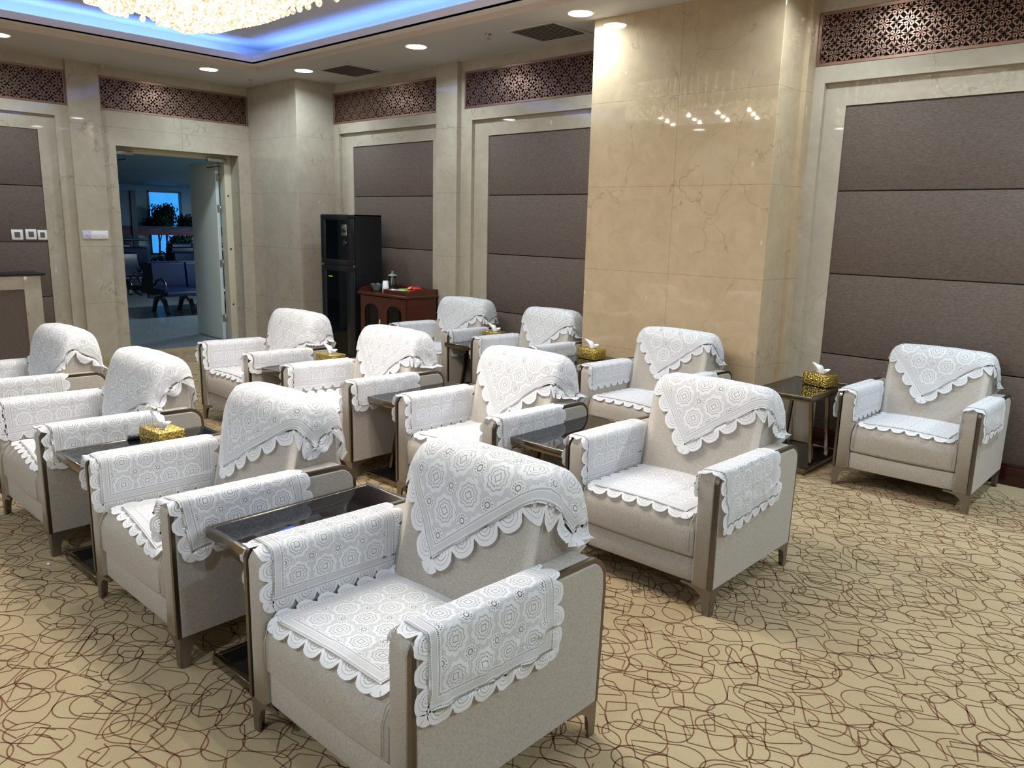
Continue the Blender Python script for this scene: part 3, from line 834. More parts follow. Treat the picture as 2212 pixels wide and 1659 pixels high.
def chair_cloths(root_loc, rz, scale, who, seed, opt, res_small=6):
    R_ = Matrix.Translation(root_loc) @ Matrix.Rotation(rz, 4, 'Z') @ Matrix.Diagonal((*scale, 1))
    rn = random.Random(seed)
    def place_c(*a):
        o = cloth(*a); vs = [Vector(v.co) for v in o.data.vertices]; n_ = len(vs)
        c = Vector((sum(v.x for v in vs)/n_, sum(v.y for v in vs)/n_, min(v.z for v in vs)))
        o.data.transform(Matrix.Translation(-c)); o.matrix_world = R_ @ Matrix.Translation(c)
    # --- armrest covers
    for side in (0, 1):
        sk = opt.get('armskew', (rn.uniform(-.06, .06), rn.uniform(-.06, .06)))[side]
        sh = opt.get('armshift', (0, 0))[side]; yo = opt.get('army', (rn.uniform(-.01, .02), rn.uniform(-.01, .02)))[side]
        d = .0045
        xi, xo = .100+d, 0-d
        zt = .650+d; W_, H_ = .44, .485
        # path from inner bottom over the top to outer bottom (x, z), x from arm inner side
        hang_in = .175+sh
        pth = [(xi, zt-hang_in-.2), (xi, zt-.022), (xi-.006, zt-.008), (xi-.020, zt), (.02, zt+.001), (.002, zt+.001), (xo-.001, zt-.006), (xo-.004, zt-.02), (xo-.004, zt-.5)]
        base = .2
        sd = seed*2+side
        def mp(u, v, side=side, pth=pth, sk=sk, yo=yo, sd=sd, hang_in=hang_in):
            ca, sa = math.cos(sk), math.sin(sk); uu = u*ca-v*sa; vv = u*sa+v*ca
            s_ = uu+W_/2+.2; y = vv+H_/2+.026+yo
            p, n = path_eval(pth, s_)
            # arm top falls slightly to the back
            fold = .0055*max(0, nz(u, v, sd, 7))+.003
            hang = max(0, (zt-.03)-p[1]) if s_ > .2+hang_in else 0
            if hang > 0: fold += min(hang, .12)*(.07+.14*max(0, nz(u, v*1.6, sd+5, 14)))
            x = p[0]-n[0]*fold*(-1 if s_ > 99 else 1); z = p[1]-n[1]*fold
            # outward: for a path going up then over to -x the outside is on the right-hand side
            x = p[0]+(-n[0])*(-1)*0+(p[0]-.05)*0
            nx, nzv = -n[0], -n[1]
            x = p[0]+(-nx)*0; z = p[1]
            if s_ < .2+hang_in-.02: x = p[0]+fold*.7
            elif p[1] < zt-.02 and p[0] < .03: x = p[0]-fold
            else: z = p[1]+fold*.5
            z -= .016*max(0, y)/.8 if p[1] > .5 else 0
            if y < .0:      # droops over the front edge of the arm
                g = -y
                if z > zt-.05: z -= g*.85; y = -.006-g*.35
                else: y = -g*.8-.004
            elif y < .05 and z > zt-.04: z -= (.05-y)**2*5
            y -= 0
            X = x if side == 0 else CW-x
            return (X, y, z)
        # left chair arm in the view = side 0 (its inner side faces +x)
        def mp2(u, v, f=mp): return f(u, v)
        sname = ('left', 'right')[side]
        place_c('arm_cover', W_, H_, (6, 6), mp2, M_lace, 'white lace cover on the %s armrest of %s' % (sname, who), 'lace cover', 'white lace armrest covers', res_small)
    # --- seat cover
    so = opt.get('seat', (rn.uniform(-.03, .03), rn.uniform(-.01, .02), rn.uniform(-.06, .06)))
    def ms(u, v):
        a = so[2]; uu = u*math.cos(a)-v*math.sin(a)+so[0]; vv = u*math.sin(a)+v*math.cos(a)+so[1]
        x = CW/2+uu; y = .268+vv
        crown = .012*max(0, math.sin(PI*min(1, max(0, (x-.117)/(.596)))))
        z = .4335+crown+.0035-.007*max(0, y)/.56+.004*max(0, nz(u, v, seed+11, 8))
        if y < .06:
            g = .06-y; R = .072
            if g < R*PI/2: z -= R*(1-math.cos(g/R)); y = .06-R*math.sin(g/R)-.003
            else: z -= R+(g-R*PI/2)*.97; y = -.016-.10*(g-R*PI/2)-.004
        e_ = max(0, abs(x-CW/2)-.300)       # turns up against the arms
        if e_ > 0: x = CW/2+math.copysign(.300+min(e_*.35, .008), x-CW/2); z += e_*.9
        if y > .50:
            e_ = y-.50; y = .50+e_*.25; z += e_*.9
        return (x, y, z)
    place_c('seat_cover', .50, .475, (6, 6), ms, M_lace, 'white lace square spread on the seat of %s' % who, 'lace cover', 'white lace seat covers', res_small)
    # --- back cover
    bo = opt.get('back', (PI/4+.12, .015, -.16, .0)); rot, cx, ct, wr = bo
    W_ = opt.get('bw', .70)
    d = .007
    # path in (y,z): up the front, over the top, down the back ; arc length 0 at top front
    front = [(.475-.012,.36), (.598-.012,.835), (.606,.868), (.625,.888), (.655,.895), (.73,.893), (.762,.882), (.784,.86), (.797,.80), (.812,.45)]
    fl = sum((Vector(front[i+1])-Vector(front[i])).length for i in range(3))
    def mb_(u, v):
        uu = u*math.cos(rot)-v*math.sin(rot); vv = u*math.sin(rot)+v*math.cos(rot)
        s_ = cx+uu; tt = ct+vv               # tt>0 towards the front bottom
        if wr: s_ = s_*(1-.10*wr)+.012*wr*math.sin(tt*30+seed)
        p, n = path_eval(front, fl-tt)
        nrm = Vector((n[0], n[1]))           # left of tangent: tangent up -> left = -y = outward at the front
        fold = d+.010*wr*max(0, math.sin((s_*1.0+tt*.45)*42+seed))**2*min(1, max(0, .3+tt*4))+.003*nz(u, v, seed+21, 9)
        tb = max(0, abs(s_)-.06); 
        hw, r = .322, .075
        bb = max(0, math.cos(PI/2*min(1, abs(s_)/.26)))
        fold += .016*bb if nrm[0] < -.6 else .008*bb
        y, z = p[0]+nrm[0]*fold, p[1]+nrm[1]*fold
        a = abs(s_); sgn = 1 if s_ > 0 else -1
        if a <= hw-r: X = s_; 
        else:
            g = a-(hw-r); q = g/r
            if q < PI/2: X = sgn*(hw-r+r*math.sin(q)); z -= r*(1-math.cos(q))
            else:
                h = g-r*PI/2; X = sgn*(hw+.006+h*(.08+.10*max(0, math.sin(h*60+seed+tt*30)))); z -= r+h*.985
            ins = min(1, g/.05)*.02
            if p[0] < .66: y += ins*.6
        if z < .672 and a > hw-.02: 
            over = .672-z; z = .672-over*.12; X += sgn*over*.55
        return (CW/2+X, y, z)
    place_c('antimacassar', W_, W_, (7, 7), mb_, M_lace_big, 'white lace square draped over the backrest of %s' % who, 'lace cover', 'white lace backrest covers', max(5, res_small))

# name, x(right side), y front, rz, phrase, options
CH = [
 ('A1', -1.345, 1.12, 0, 'beige armchair nearest the camera, lace-covered, seen largest', 'the nearest armchair', dict(back=(PI/4+.12,-.02,-.155,.15), bw=.74, seat=(-.02,.0,.03), armskew=(.02,-.05), armshift=(.01,-.05))),
 ('A2', -2.665, 1.105, 0, 'beige armchair in the front row directly left of the nearest one', 'the second armchair of the front row', dict(back=(PI/4+.26,-.035,-.15,.3), bw=.76, seat=(.02,.01,-.13), armskew=(.0,.12), armshift=(.03,.0))),
 ('A3', -4.06, 1.10, 0, 'beige front-row armchair beyond the table with the remote, backrest under creased lace', 'the third armchair of the front row', dict(back=(PI/4+.30,.02,-.06,.8), bw=.78, seat=(.03,.02,-.10), armskew=(-.03,.0), armshift=(.0,.0))),
 ('A4', -5.43, 1.10, 0, 'beige armchair at the far left edge of the view, partly cut off, lace bunched', 'the far left armchair of the front row', dict(back=(.50,.02,-.06,.9), bw=.80)),
 ('B1', -1.47, 2.882, 0, 'beige armchair in the middle row, the rightmost there, directly behind the nearest chair', 'the rightmost armchair of the middle row', dict(back=(PI/4+.13,.015,-.16,.0), seat=(.0,.0,.0), armskew=(.0,.07), armshift=(.03,-.06))),
 ('B2', -2.74, 2.84, 0, 'beige armchair in the middle row, second from the right, between two black tables', 'the second armchair of the middle row', dict(back=(PI/4+.12,.02,-.14,.0), bw=.78, seat=(.0,.02,.03), armskew=(.0,.03), armshift=(.02,.0))),
 ('B3', -4.03, 2.85, 0, 'beige armchair in the middle row, third from the right', 'the third armchair of the middle row', dict(back=(PI/4+.08,.02,-.13,.15), bw=.78, armskew=(.03,.04), armshift=(-.02,.02))),
 ('B4', -5.385, 2.90, 0, 'beige armchair nearest the doorway, leftmost of the middle row, backrest wholly under lace', 'the armchair nearest the doorway', dict(back=(PI/4+.12,.04,-.07,.5), bw=.78, armskew=(.0,-.03), armshift=(.02,.05))),
 ('C1', -1.0, 5.15, 0, 'beige armchair standing apart at the right, against the brown wall panels', 'the armchair at the right wall', dict(back=(PI/4+.10,.0,-.16,.0), seat=(.0,.01,.0), armskew=(.0,.0), armshift=(.0,.0))),
 ('C2', -2.67, 4.50, 0, 'beige armchair standing before the wide marble column', 'the armchair before the marble column', dict(back=(PI/4+.08,.0,-.16,.0), armskew=(.0,.0), armshift=(-.03,-.03))),
 ('C3', -4.258, 4.87, 0, 'beige armchair half hidden behind the left edge of the marble column', 'the armchair half hidden by the column', dict(back=(PI/4+.10,.02,-.14,.0), bw=.74, armskew=(.0,.0), armshift=(-.02,.0)), (.93,.98,1)),
 ('C4', -5.42, 4.91, .06, 'beige armchair of the wall row beside the wooden cabinet', 'the armchair beside the wooden cabinet', dict(back=(PI/4+.18,.0,-.12,.2), bw=.76, armskew=(.0,.0), armshift=(-.03,-.04))),
]
for i, c in enumerate(CH):
    key, xr, y, rz, lab, who, opt = c[:7]; sc = c[7] if len(c) > 7 else (1,1,1)
    loc = (xr-CW*sc[0], y, 0)
    if i == 0: proto.location = loc; proto['label'] = lab; ch_o = proto
    else: ch_o = dup(proto, loc, rz, lab, None, sc)
    chair_cloths(Vector(loc), rz, sc, who, i+1, opt, 8 if key in ('A1','A2','B1') else 6)

# ------------------------------------------------------------------ side tables
def build_table():
    t = thing('side_table', '', 'side table', (0,0,0), 0, 'black glass side tables between the armchairs')
    W_, D_ = .43, .73
    b = MB(); b.box(0, W_, 0, .022, .510, .550, 0, .003); b.box(0, W_, D_-.022, D_, .510, .550, 0, .003)
    b.box(0, .022, .022, D_-.022, .510, .550, 0, .003); b.box(W_-.022, W_, .022, D_-.022, .510, .550, 0, .003); b.build('top_frame', M_tabmetal, t)
    b = MB(); b.box(.0215, W_-.0215, .0215, D_-.0215, .520, .5475, 0, .001, 1); b.build('glass_top', M_blackglass, t)
    b = MB(); b.box(0, W_, 0, .022, .0, .040, 0, .003); b.box(0, W_, D_-.022, D_, .0, .040, 0, .003)
    b.box(0, .022, .022, D_-.022, .0, .040, 0, .003); b.box(W_-.022, W_, .022, D_-.022, .0, .040, 0, .003); b.build('base_frame', M_tabmetal, t)
    b = MB(); b.box(.0215, W_-.0215, .0215, D_-.0215, .012, .034, 0, .001, 1); b.build('base_shelf', M_blackglass, t)
    for xx in (.035, W_-.057):
        for (ya, yb) in ((.10, .20), (D_-.34, D_-.24)) if xx > .2 else ((.26, .16), (D_-.12, D_-.22)):
            b = MB(); vs = []
            for z, yy in ((.038, yb), (.512, ya)):
                vs += [(xx, yy, z), (xx+.022, yy, z), (xx+.022, yy+.03, z), (xx, yy+.03, z)]
            b.add(vs, [(0,3,2,1), (4,5,6,7), (0,1,5,4), (1,2,6,5), (2,3,7,6), (3,0,4,7)]); b.build('leg', M_gold_post, t)
    return t
TB = [(-2.625,1.21,'black glass side table beside the nearest armchair, blue folder on it'),
      (-4.00,1.14,'black glass side table in the front row carrying the remote and a gold tissue box'),
      (-2.765,2.935,'black glass side table left of the rightmost middle-row armchair',.0),
      (-4.03,2.965,'empty black glass side table between the two centre armchairs of the middle row'),
      (-5.36,2.98,'black side table near the doorway armchair with a gold tissue box'),
      (-2.45,5.18,'black side table against the marble column with a gold tissue box'),
      (-4.20,4.745,'black side table mostly hidden at the left foot of the marble column'),
      (-5.45,4.93,'black side table of the wall row between the cabinet chair and the half hidden chair')]
tp = build_table()
# clearances: widths differ a little by scale
TSC = [1.0,.93,1.03,.93,1.03,1.0,1.1,.92]
for i, tt in enumerate(TB):
    x, y, lab = tt[:3]; s_ = TSC[i]
    if i == 0: tp.location = (x, y, 0); tp['label'] = lab
    else: dup(tp, (x, y, 0), 0, lab, None, (s_,1,1))

# tissue boxes
def tissue_box():
    t = thing('tissue_box', '', 'tissue box', (0,0,0), 0, 'gold tissue boxes')
    b = MB(); b.box(-.103, .103, -.066, .066, 0, .088, 0, .003, 2); bx = b.build('box', M_gold, t)
    b = MB(); n = 28; vs = []; fs = []
    for i in range(n):
        a = 2*PI*i/n
        for (rx, ry, z) in ((.048,.024,.0885), (.043,.020,.0905), (.036,.015,.0885)): vs.append((rx*math.cos(a), ry*math.sin(a), z))
    for i in range(n):
        j = (i+1) % n
        for k in range(2): fs.append((i*3+k, j*3+k, j*3+k+1, i*3+k+1))
    b.add(vs, fs, 0, True); b.build('opening_rim', M_steel, bx)
    b = MB(); nu, nv = 14, 7; vs = []; fs = []
    for j in range(nv+1):
        v = j/nv
        for i in range(nu+1):
            u = i/nu-.5; w = .045+.055*v
            vs.append((u*w*1.6-.018*v+.010*math.sin(v*3), .014*math.sin(u*11+v*2)*(.5+v), .086+.075*v-.05*v*abs(u+.3*v)+.006*math.sin(u*17)))
    for j in range(nv):
        for i in range(nu): fs.append((j*(nu+1)+i, j*(nu+1)+i+1, (j+1)*(nu+1)+i+1, (j+1)*(nu+1)+i))
    b.add(vs, fs, 0, True); b.build('tissue', M_tissue, t)
    return t
tbx = tissue_box()
TBX = [(-3.77,1.55,.05,'gold tissue box on the front-row table beside the black remote'),
       (-2.165,5.675,-.27,'gold tissue box on the table right of the marble column'),
       (-5.12,3.44,.05,'gold tissue box behind the backrest of the third middle-row chair, near the doorway chair'),
       (-5.245,5.40,.0,'gold tissue box on the wall-row table before the half hidden chair'),
       (-3.985,5.30,-.12,'gold tissue box in front of the lower left edge of the marble column')]
for i, (x, y, r, lab) in enumerate(TBX):
    if i == 0: tbx.location = (x, y, .5505); tbx.rotation_euler.z = r; tbx['label'] = lab
    else: dup(tbx, (x, y, .5505), r, lab)
# remote
t = thing('remote_control', 'black remote control lying beside the tissue box in the front row', 'remote control', (-3.955,1.545,.5505), 1.35)
b = MB(); b.box(-.085, .085, -.022, .022, 0, .018, 0, .004); b.build('body', M_black, t)
b = MB()
for i in range(7):
    for j in range(3): b.box(-.07+i*.019, -.060+i*.019, -.014+j*.011, -.007+j*.011, .017, .0205, 0, .001, 1)
b.build('buttons', M_grey_pl, t)
# blue folder + white pen clip
t = thing('folder', 'bright blue folder under the lace on the table beside the nearest armchair', 'folder', (-2.37,1.285,.5505), .25)
b = MB(); b.box(0, .21, 0, .15, 0, .006, 0, .002); b.build('cover', M_blue, t)
b = MB(); b.box(.012, .045, .07, .085, .006, .011, 0, .002); b.build('clip', M_white_pl, t)
b = MB(); b.box(-.01, .01, -.006, .006, 0, .008, 0, .003); tag(b.build('paper_scrap', M_white_pl, None, (-3.987,1.06,.002)), 'tiny white scrap on the carpet beside the front-row table base', 'scrap')

# ------------------------------------------------------------------ black disinfection cabinet
t = thing('glass_door_cabinet', 'tall black two-door disinfection cabinet with dark glass doors in the corner', 'cabinet', (-8.25,5.44,0))
Wf, Df, Hf = .672, .40, 1.732
b = MB(); b.box(0, .02, .02, Df, .02, Hf); b.box(Wf-.02, Wf, .02, Df, .02, Hf); b.box(.02, Wf-.02, Df-.02, Df, .02, Hf); b.box(0, Wf, .02, Df, Hf-.02, Hf, 0, .004); b.box(.02, Wf-.02, .02, Df-.02, .02, .07); b.box(.02, Wf-.02, .02, Df-.02, 1.12, 1.16)
b.build('body', M_black, t)
for (z0, z1_, nm) in ((.03, 1.133, 0), (1.145, Hf-.004, 1)):
    b = MB(); w = .075
    b.box(.002, Wf-.002, 0, .018, z0, z0+.06, 0, .003); b.box(.002, Wf-.002, 0, .018, z1_-.06, z1_, 0, .003)
    b.box(.002, w+.03, 0, .018, z0+.06, z1_-.06, 0, .003); b.box(Wf-w-.08, Wf-.002, 0, .018, z0+.06, z1_-.06, 0, .003); dr = b.build('door', M_black, t)
    b = MB(); b.box(w+.03, Wf-w-.08, .004, .010, z0+.06, z1_-.06); b.build('glass_pane', M_smoke, dr)
    if nm:
        b = MB(); b.box(Wf-.235, Wf-.135, -.006, 0, z1_-.24, z1_-.115, 0, .003); b.build('control_plate', M_steel, dr)
        b = MB(); b.lathe([(.034,0), (.03,.014), (1e-4,.016)], 0, 0, 20); k = b.build('knob', M_black, dr); k.rotation_euler = (PI/2,0,0); k.location = (Wf-.185,-.006,z1_-.175)
        b = MB(); b.lathe([(.034,0), (.03,.014), (1e-4,.016)], 0, 0, 20); k = b.build('knob', M_black, dr); k.rotation_euler = (PI/2,0,0); k.location = (Wf-.175,-.001,z1_-.33)
    else:
        b = MB(); b.box(w+.07, w+.15, .001, .0035, z1_-.135, z1_-.128); b.build('indicator_mark', emit('green_indicator', (.55,.75,.1), .5), dr)
b = MB(); b.box(-.004, .05, -.004, .012, 1.130, 1.148, 0, .002); b.box(Wf-.012, Wf+.004, -.004, .012, 1.130, 1.148, 0, .002); b.build('door_hinge', M_steel, t)
for z in (.30, .52, .74, .93, 1.28, 1.50):
    b = MB()
    for yy in (.06, .15, .24, .34): b.tube([(.03, yy, z), (Wf-.03, yy, z)], .0022, 5)
    for k in range(12): b.tube([(.05+k*.05, .05, z), (.05+k*.05, .35, z)], .0018, 5); b.tube([(.05+k*.05, .06, z), (.05+k*.05, .06, z+.035)], .0018, 5)
    b.build('wire_rack', M_steel, t)

# ------------------------------------------------------------------ wooden cabinet
t = thing('wooden_cabinet', 'small dark mahogany cabinet with two arched glass doors and a raised rim', 'cabinet', (-7.505,5.465,0))
Wc, Dc, Hc = .845, .45, .83
b = MB()
b.box(0, .03, .012, Dc, .03, Hc); b.box(Wc-.03, Wc, .012, Dc, .03, Hc); b.box(0, Wc, Dc-.015, Dc, .03, Hc); b.box(.03, Wc-.03, .02, Dc-.02, .04, .07); b.box(.03, Wc-.03, .03, Dc-.02, .50, .52); b.box(.03, Wc-.03, .02, Dc-.02, .25, .27)
b.box(-.005, Wc+.005, .0, Dc, 0, .05, 0, .006)
b.build('carcass', M_wood, t)
b = MB(); b.box(-.025, Wc+.025, -.022, Dc, Hc, Hc+.032, 0, .009, 3); b.build('top', M_wood, t)
b = MB()
pr = [(-.01,0), (-.01,.02), (.04,.05), (.12,.062), (Dc-.005,.062), (Dc-.005,0)]
b.prism([(y, Hc+.030+z) for y, z in pr], 'x', -.006, .012); b.prism([(y, Hc+.030+z) for y, z in pr], 'x', Wc-.012, Wc+.006)
b.box(-.006, Wc+.006, Dc-.018, Dc, Hc+.03, Hc+.092, 0, .003); b.build('gallery_rail', M_wood, t)
for s_ in (0, 1):
    x0 = .012+s_*.412; x1 = x0+.408; b = MB(); z0, z1_ = .07, Hc-.01
    iw0, iw1 = x0+.075, x1-.075; zt_ = z1_-.17
    n = 14; cxm = (iw0+iw1)/2; rr = (iw1-iw0)/2
    b.box(x0, iw0, -.004, .016, z0, z1_); b.box(iw1, x1, -.004, .016, z0, z1_); b.box(iw0, iw1, -.004, .016, z0, z0+.08)
    arch = [(cxm+rr*math.cos(PI*k/n), zt_+.085*math.sin(PI*k/n)) for k in range(n+1)]
    for k in range(n):
        a, c = arch[k], arch[k+1]
        vs = [(a[0], yv, a[1]) for yv in (-.004, .016)]+[(c[0], yv, c[1]) for yv in (-.004, .016)]+[(a[0], yv, z1_) for yv in (-.004, .016)]+[(c[0], yv, z1_) for yv in (-.004, .016)]
        b.add(vs, [(0,2,6,4), (1,5,7,3), (0,1,3,2)])
    dr = b.build('door', M_wood, t)
    b = MB(); b.box(iw0-.01, iw1+.01, .006, .009, z0+.07, z1_-.06); b.build('glass_pane', M_smoke, dr)
    b = MB(); xk = x1-.028 if s_ == 0 else x0+.028; b.lathe([(.004,0), (.004,.012), (.011,.016), (.008,.026), (1e-4,.028)], 0, 0, 12)
    k = b.build('knob', M_gold_post, dr); k.rotation_euler = (PI/2,0,0); k.location = (xk,-.004,.52)
b = MB(); b.tube([(.40,-.03,.57), (.385,-.034,.46), (.37,-.03,.36)], .003, 6); b.tube([(.40,-.03,.57), (.412,-.034,.46), (.425,-.03,.36)], .003, 6); b.tube([(.40,-.005,.52), (.40,-.03,.57)], .003, 6)
b.build('door_tie', simple('cream_cord', L(205,185,150), .7), t)
b = MB(); b.box(.50, .56, .10, .16, .522, .66, 0, .004); b.box(.17, .30, .08, .22, .272, .34, 0, .004)
b.build('stored_packets', simple('yellow_packet', L(200,190,90), .5), t)
ZT = .8625
def onto(x, y): return (x, y, ZT)
# bowl
t = thing('glass_bowl', 'cut glass bowl at the left end of the wooden cabinet top', 'bowl', onto(-7.365,5.60)); b = MB(); n = 40
prof = [(.001,.004), (.034,.004), (.040,.012), (.058,.05), (.078,.085), (.082,.088), (.075,.083), (.053,.05), (.033,.014), (.001,.012)]
vs = []; fs = []
for (r, z) in prof:
    for k in range(n):
        rr = r*(1+.06*math.cos(k*PI/2.5)*(z/.09)); vs.append((rr*math.cos(2*PI*k/n), rr*math.sin(2*PI*k/n), z+.006*math.cos(2*PI*k*8/n)*(z > .08)))
for i in range(len(prof)-1):
    for k in range(n): fs.append((i*n+k, i*n+(k+1) % n, (i+1)*n+(k+1) % n, (i+1)*n+k))
b.add(vs, fs, 0, True); b.build('bowl', simple('frosted_glass', L(150,165,170), .12, 0, Transmission_Weight=.5), t)
b = MB()
for k in range(9): b.box(-.014, .014, -.009, .009, -.003, .003, 0, .001, 1, Matrix.Translation((.04*math.cos(k*2.4), .04*math.sin(k*2.4), .07+.004*(k % 3))) @ Matrix.Rotation(k, 4, 'Z') @ Matrix.Rotation(.5*math.sin(k), 4, 'X'))
o = b.build('sweets', M_foil, t); o['kind'] = 'stuff'
# cups
for k in range(3):
    b = MB(); b.lathe([(.001,0), (.030,0), (.0385,-.080), (.040,-.082), (.037,-.080), (.029,-.003), (.001,-.003)], 0, 0, 24)
    o = b.build('paper_cup', M_white_pl, None, (-7.225,5.62,ZT+.0855+k*.022)); tag(o, 'white paper cup in the upturned stack on the cabinet, '+('bottom one', 'middle one', 'top one')[k], 'cup', 'paper cups on the cabinet')
t = thing('glass_jug', 'clear glass jug with a lid and a stirrer behind the paper cups', 'jug', onto(-7.30,5.78)); b = MB()
b.lathe([(.001,.003), (.045,.003), (.052,.02), (.05,.12), (.042,.15), (.056,.175), (.054,.176), (.039,.15), (.047,.12), (.049,.022), (.001,.008)], 0, 0, 28)
b.tube([(.05,0,.14), (.085,0,.13), (.088,0,.07), (.05,0,.04)], .006, 8); b.build('jug', M_glass, t)
b = MB(); b.lathe([(.057,.177), (.05,.19), (.018,.20), (.012,.215), (.02,.225), (1e-4,.232)], 0, 0, 24); b.build('lid', simple('frosted_lid', L(175,182,186), .2, 0, Transmission_Weight=.4), t)
b = MB(); b.tube([(.0,-.02,.06), (.035,-.03,.19)], .005, 8); b.build('stirrer', M_tissue, t)
# tray with snacks
TXc, TYc = -6.915, 5.685
b = MB(); hx, hy = .215, .175
b.box(-hx, hx, -hy, hy, 0, .01); b.box(-hx, hx, -hy, -hy+.012, .01, .045, 0, .003); b.box(-hx, hx, hy-.012, hy, .01, .045, 0, .003); b.box(-hx, -hx+.012, -hy+.012, hy-.012, .01, .045, 0, .003); b.box(hx-.012, hx, -hy+.012, hy-.012, .01, .045, 0, .003)
tag(b.build('serving_tray', M_wood, None, onto(TXc, TYc)), 'dark wooden tray holding snacks on the cabinet', 'tray')
def packet(name, lab, mat, x, y, z, sx, sy, rz, grp, cat, puff=.018):
    b = MB(); nu, nv = 10, 8; 
    for side in (1, -1):
        vs = []; fs = []
        for j in range(nv+1):
            for i in range(nu+1):
                u, v = i/nu*2-1, j/nv*2-1; e_ = (1-u**4)*(1-v**4)
                vs.append((u*sx/2, v*sy/2, side*puff*e_*(1+.35*noise.noise(Vector((u*3+x*9, v*3+y*7, side))))))
        for j in range(nv):
            for i in range(nu): fs.append((j*(nu+1)+i, j*(nu+1)+i+1, (j+1)*(nu+1)+i+1, (j+1)*(nu+1)+i))
        b.add(vs, fs, 0, True)
    o = b.build(name, mat, None, (x, y, z+puff)); o.rotation_euler = (0, 0, rz); tag(o, lab, cat, grp); return o
z0 = ZT+.011
packet('sachet', 'silver sachet at the left front of the tray', M_foil, -7.06,5.60,z0,.11,.08,.3,'sachets in the tray','sachet')
packet('sachet', 'silver sachet behind the front one in the tray', M_foil, -7.03,5.69,z0,.10,.08,1.0,'sachets in the tray','sachet')
packet('sachet', 'silver sachet lying next to the green packet', M_foil, -6.955,5.59,z0,.09,.07,-.4,'sachets in the tray','sachet')
packet('green_packet', 'green wrapped snack at the front of the tray', M_green, -6.865,5.585,z0+.01,.12,.09,.2,'snacks in the tray','snack packet', .022)
packet('orange_packet', 'orange snack packet in the tray', M_cardor, -6.90,5.76,z0+.02,.14,.10,.5,'snacks in the tray','snack packet', .024)
packet('red_packet', 'red snack packet in the middle of the tray', M_cardred, -6.80,5.72,z0+.025,.12,.10,-.3,'snacks in the tray','snack packet', .026)
packet('red_packet', 'red snack packet at the right end of the tray', M_cardred, -6.755,5.63,z0+.005,.10,.09,1.1,'snacks in the tray','snack packet', .02)
packet('yellow_packet', 'yellow snack packet at the far right of the tray', simple('amber_wrapper', L(200,150,60), .4), -6.745,5.80,z0,.09,.06,.1,'snacks in the tray','snack packet', .014)

# ------------------------------------------------------------------ plates, console
def plate(y, z, w, h, label):
    t = thing('wall_plate', label, 'wall plate', (XF+.0105, y, z), 0, 'small white wall plates')
    b = MB(); b.box(0, .010, -w/2, w/2, -h/2, h/2, 0, .003); b.build('surround', M_white_pl, t)
    b = MB(); b.box(.006, .0115, -w*.25, w*.25, -h*.27, h*.27, 0, .001, 1); b.build('screen', M_grey_pl, t)
plate(2.66, 1.425, .112, .112, 'white square wall plate with grey centre, leftmost of the three')
plate(2.795, 1.43, .108, .112, 'white square wall plate with grey centre, middle of the three')
plate(2.908, 1.425, .095, .108, 'white square wall plate with grey centre, next to the marble')
t = thing('light_switch', 'white triple switch plate on the marble pilaster left of the doorway', 'light switch', (XG+.0455, 3.435, 1.432))
b = MB(); b.box(0, .010, -.140, .140, -.047, .047, 0, .003); b.build('surround', M_white_pl, t)
b = MB(); b.box(.008, .0112, -.135, -.045, -.043, .043, 0, .002); b.lathe([(.012,.0), (.010,.012), (1e-4,.013)], 0, 0, 16); 
M_lil = simple('lilac_plastic', L(205,200,228), .35); b2 = MB(); b2.box(.008, .0112, -.138, -.045, -.045, .045, 0, .002, ); b2.build('dimmer_panel', M_lil, t)
b = MB(); b.box(.0112, .024, -.100, -.084, -.006, .006, 0, .004); b.build('dimmer_knob', M_white_pl, t)
for yy in (-.022, .012, .070, .104):
    b = MB(); b.box(.008, .0128, yy-.015, yy+.015, -.024, .022, 0, .002); b.build('rocker', M_white_pl, t)

t = thing('marble_console', 'marble console with a black top and fabric front at the left edge', 'console', (-9.50, 1.2, 0))
yr = 1.527
b = MB(); b.box(-.36, -.002, 0, yr, 0, .12, 0, .003); b.box(-.36, 0, yr-.165, yr, .12, 1.005, 0, .003); b.box(-.36, 0, 0, .165, .12, 1.005, 0, .003); b.box(-.36, 0, .165, yr-.165, .86, 1.005, 0, .002, 1); b.build('marble_body', M_marble_plain, t)
b = MB(); b.box(-.34, -.012, .166, yr-.166, .12, .859); b.build('fabric_front', M_wfab, t)
b = MB(); b.box(-.37, .025, -.02, yr+.045, 1.006, 1.030, 0, .004); b.build('top_slab', M_black, t)

# ------------------------------------------------------------------ doorway, door leaf
df = MB(); xf0, xf1 = XR-.14, XR
df.box(xf0, xf1, DY1-.09, DY1+.04, 0, DZ+.04, 0, .004); df.box(xf0, xf1, DY0-.04, DY0+.02, 0, DZ+.04, 0, .004); df.box(xf0, xf1, DY0, DY1-.09, DZ-.055, DZ+.04, 0, .004)
door_1 = struct(df.build('door_1', M_doorframe), 'cream steel door frame')
b = MB(); yl = DY1-.10
b.box(-11.0, -10.25, yl-.045, yl, .008, DZ-.07, 0, .003); leaf = b.build('door_leaf', M_doorpaint, door_1)
for z in (.30, 1.05, 1.78, 2.19):
    b = MB(); b.box(-10.252, -10.246, yl-.040, yl-.008, z-.05, z+.05, 0, .001, 1); b.tube([(-10.243, yl+.004, z-.05), (-10.243, yl+.004, z+.05)], .008, 8); b.build('hinge', M_steel, leaf)
b = MB()
for z in (.5, 1.25, 1.95): b.ball((xf1+.001, DY1-.05, z), .013, 0, 10, 6)
b.build('screw_cap', M_black, door_1)
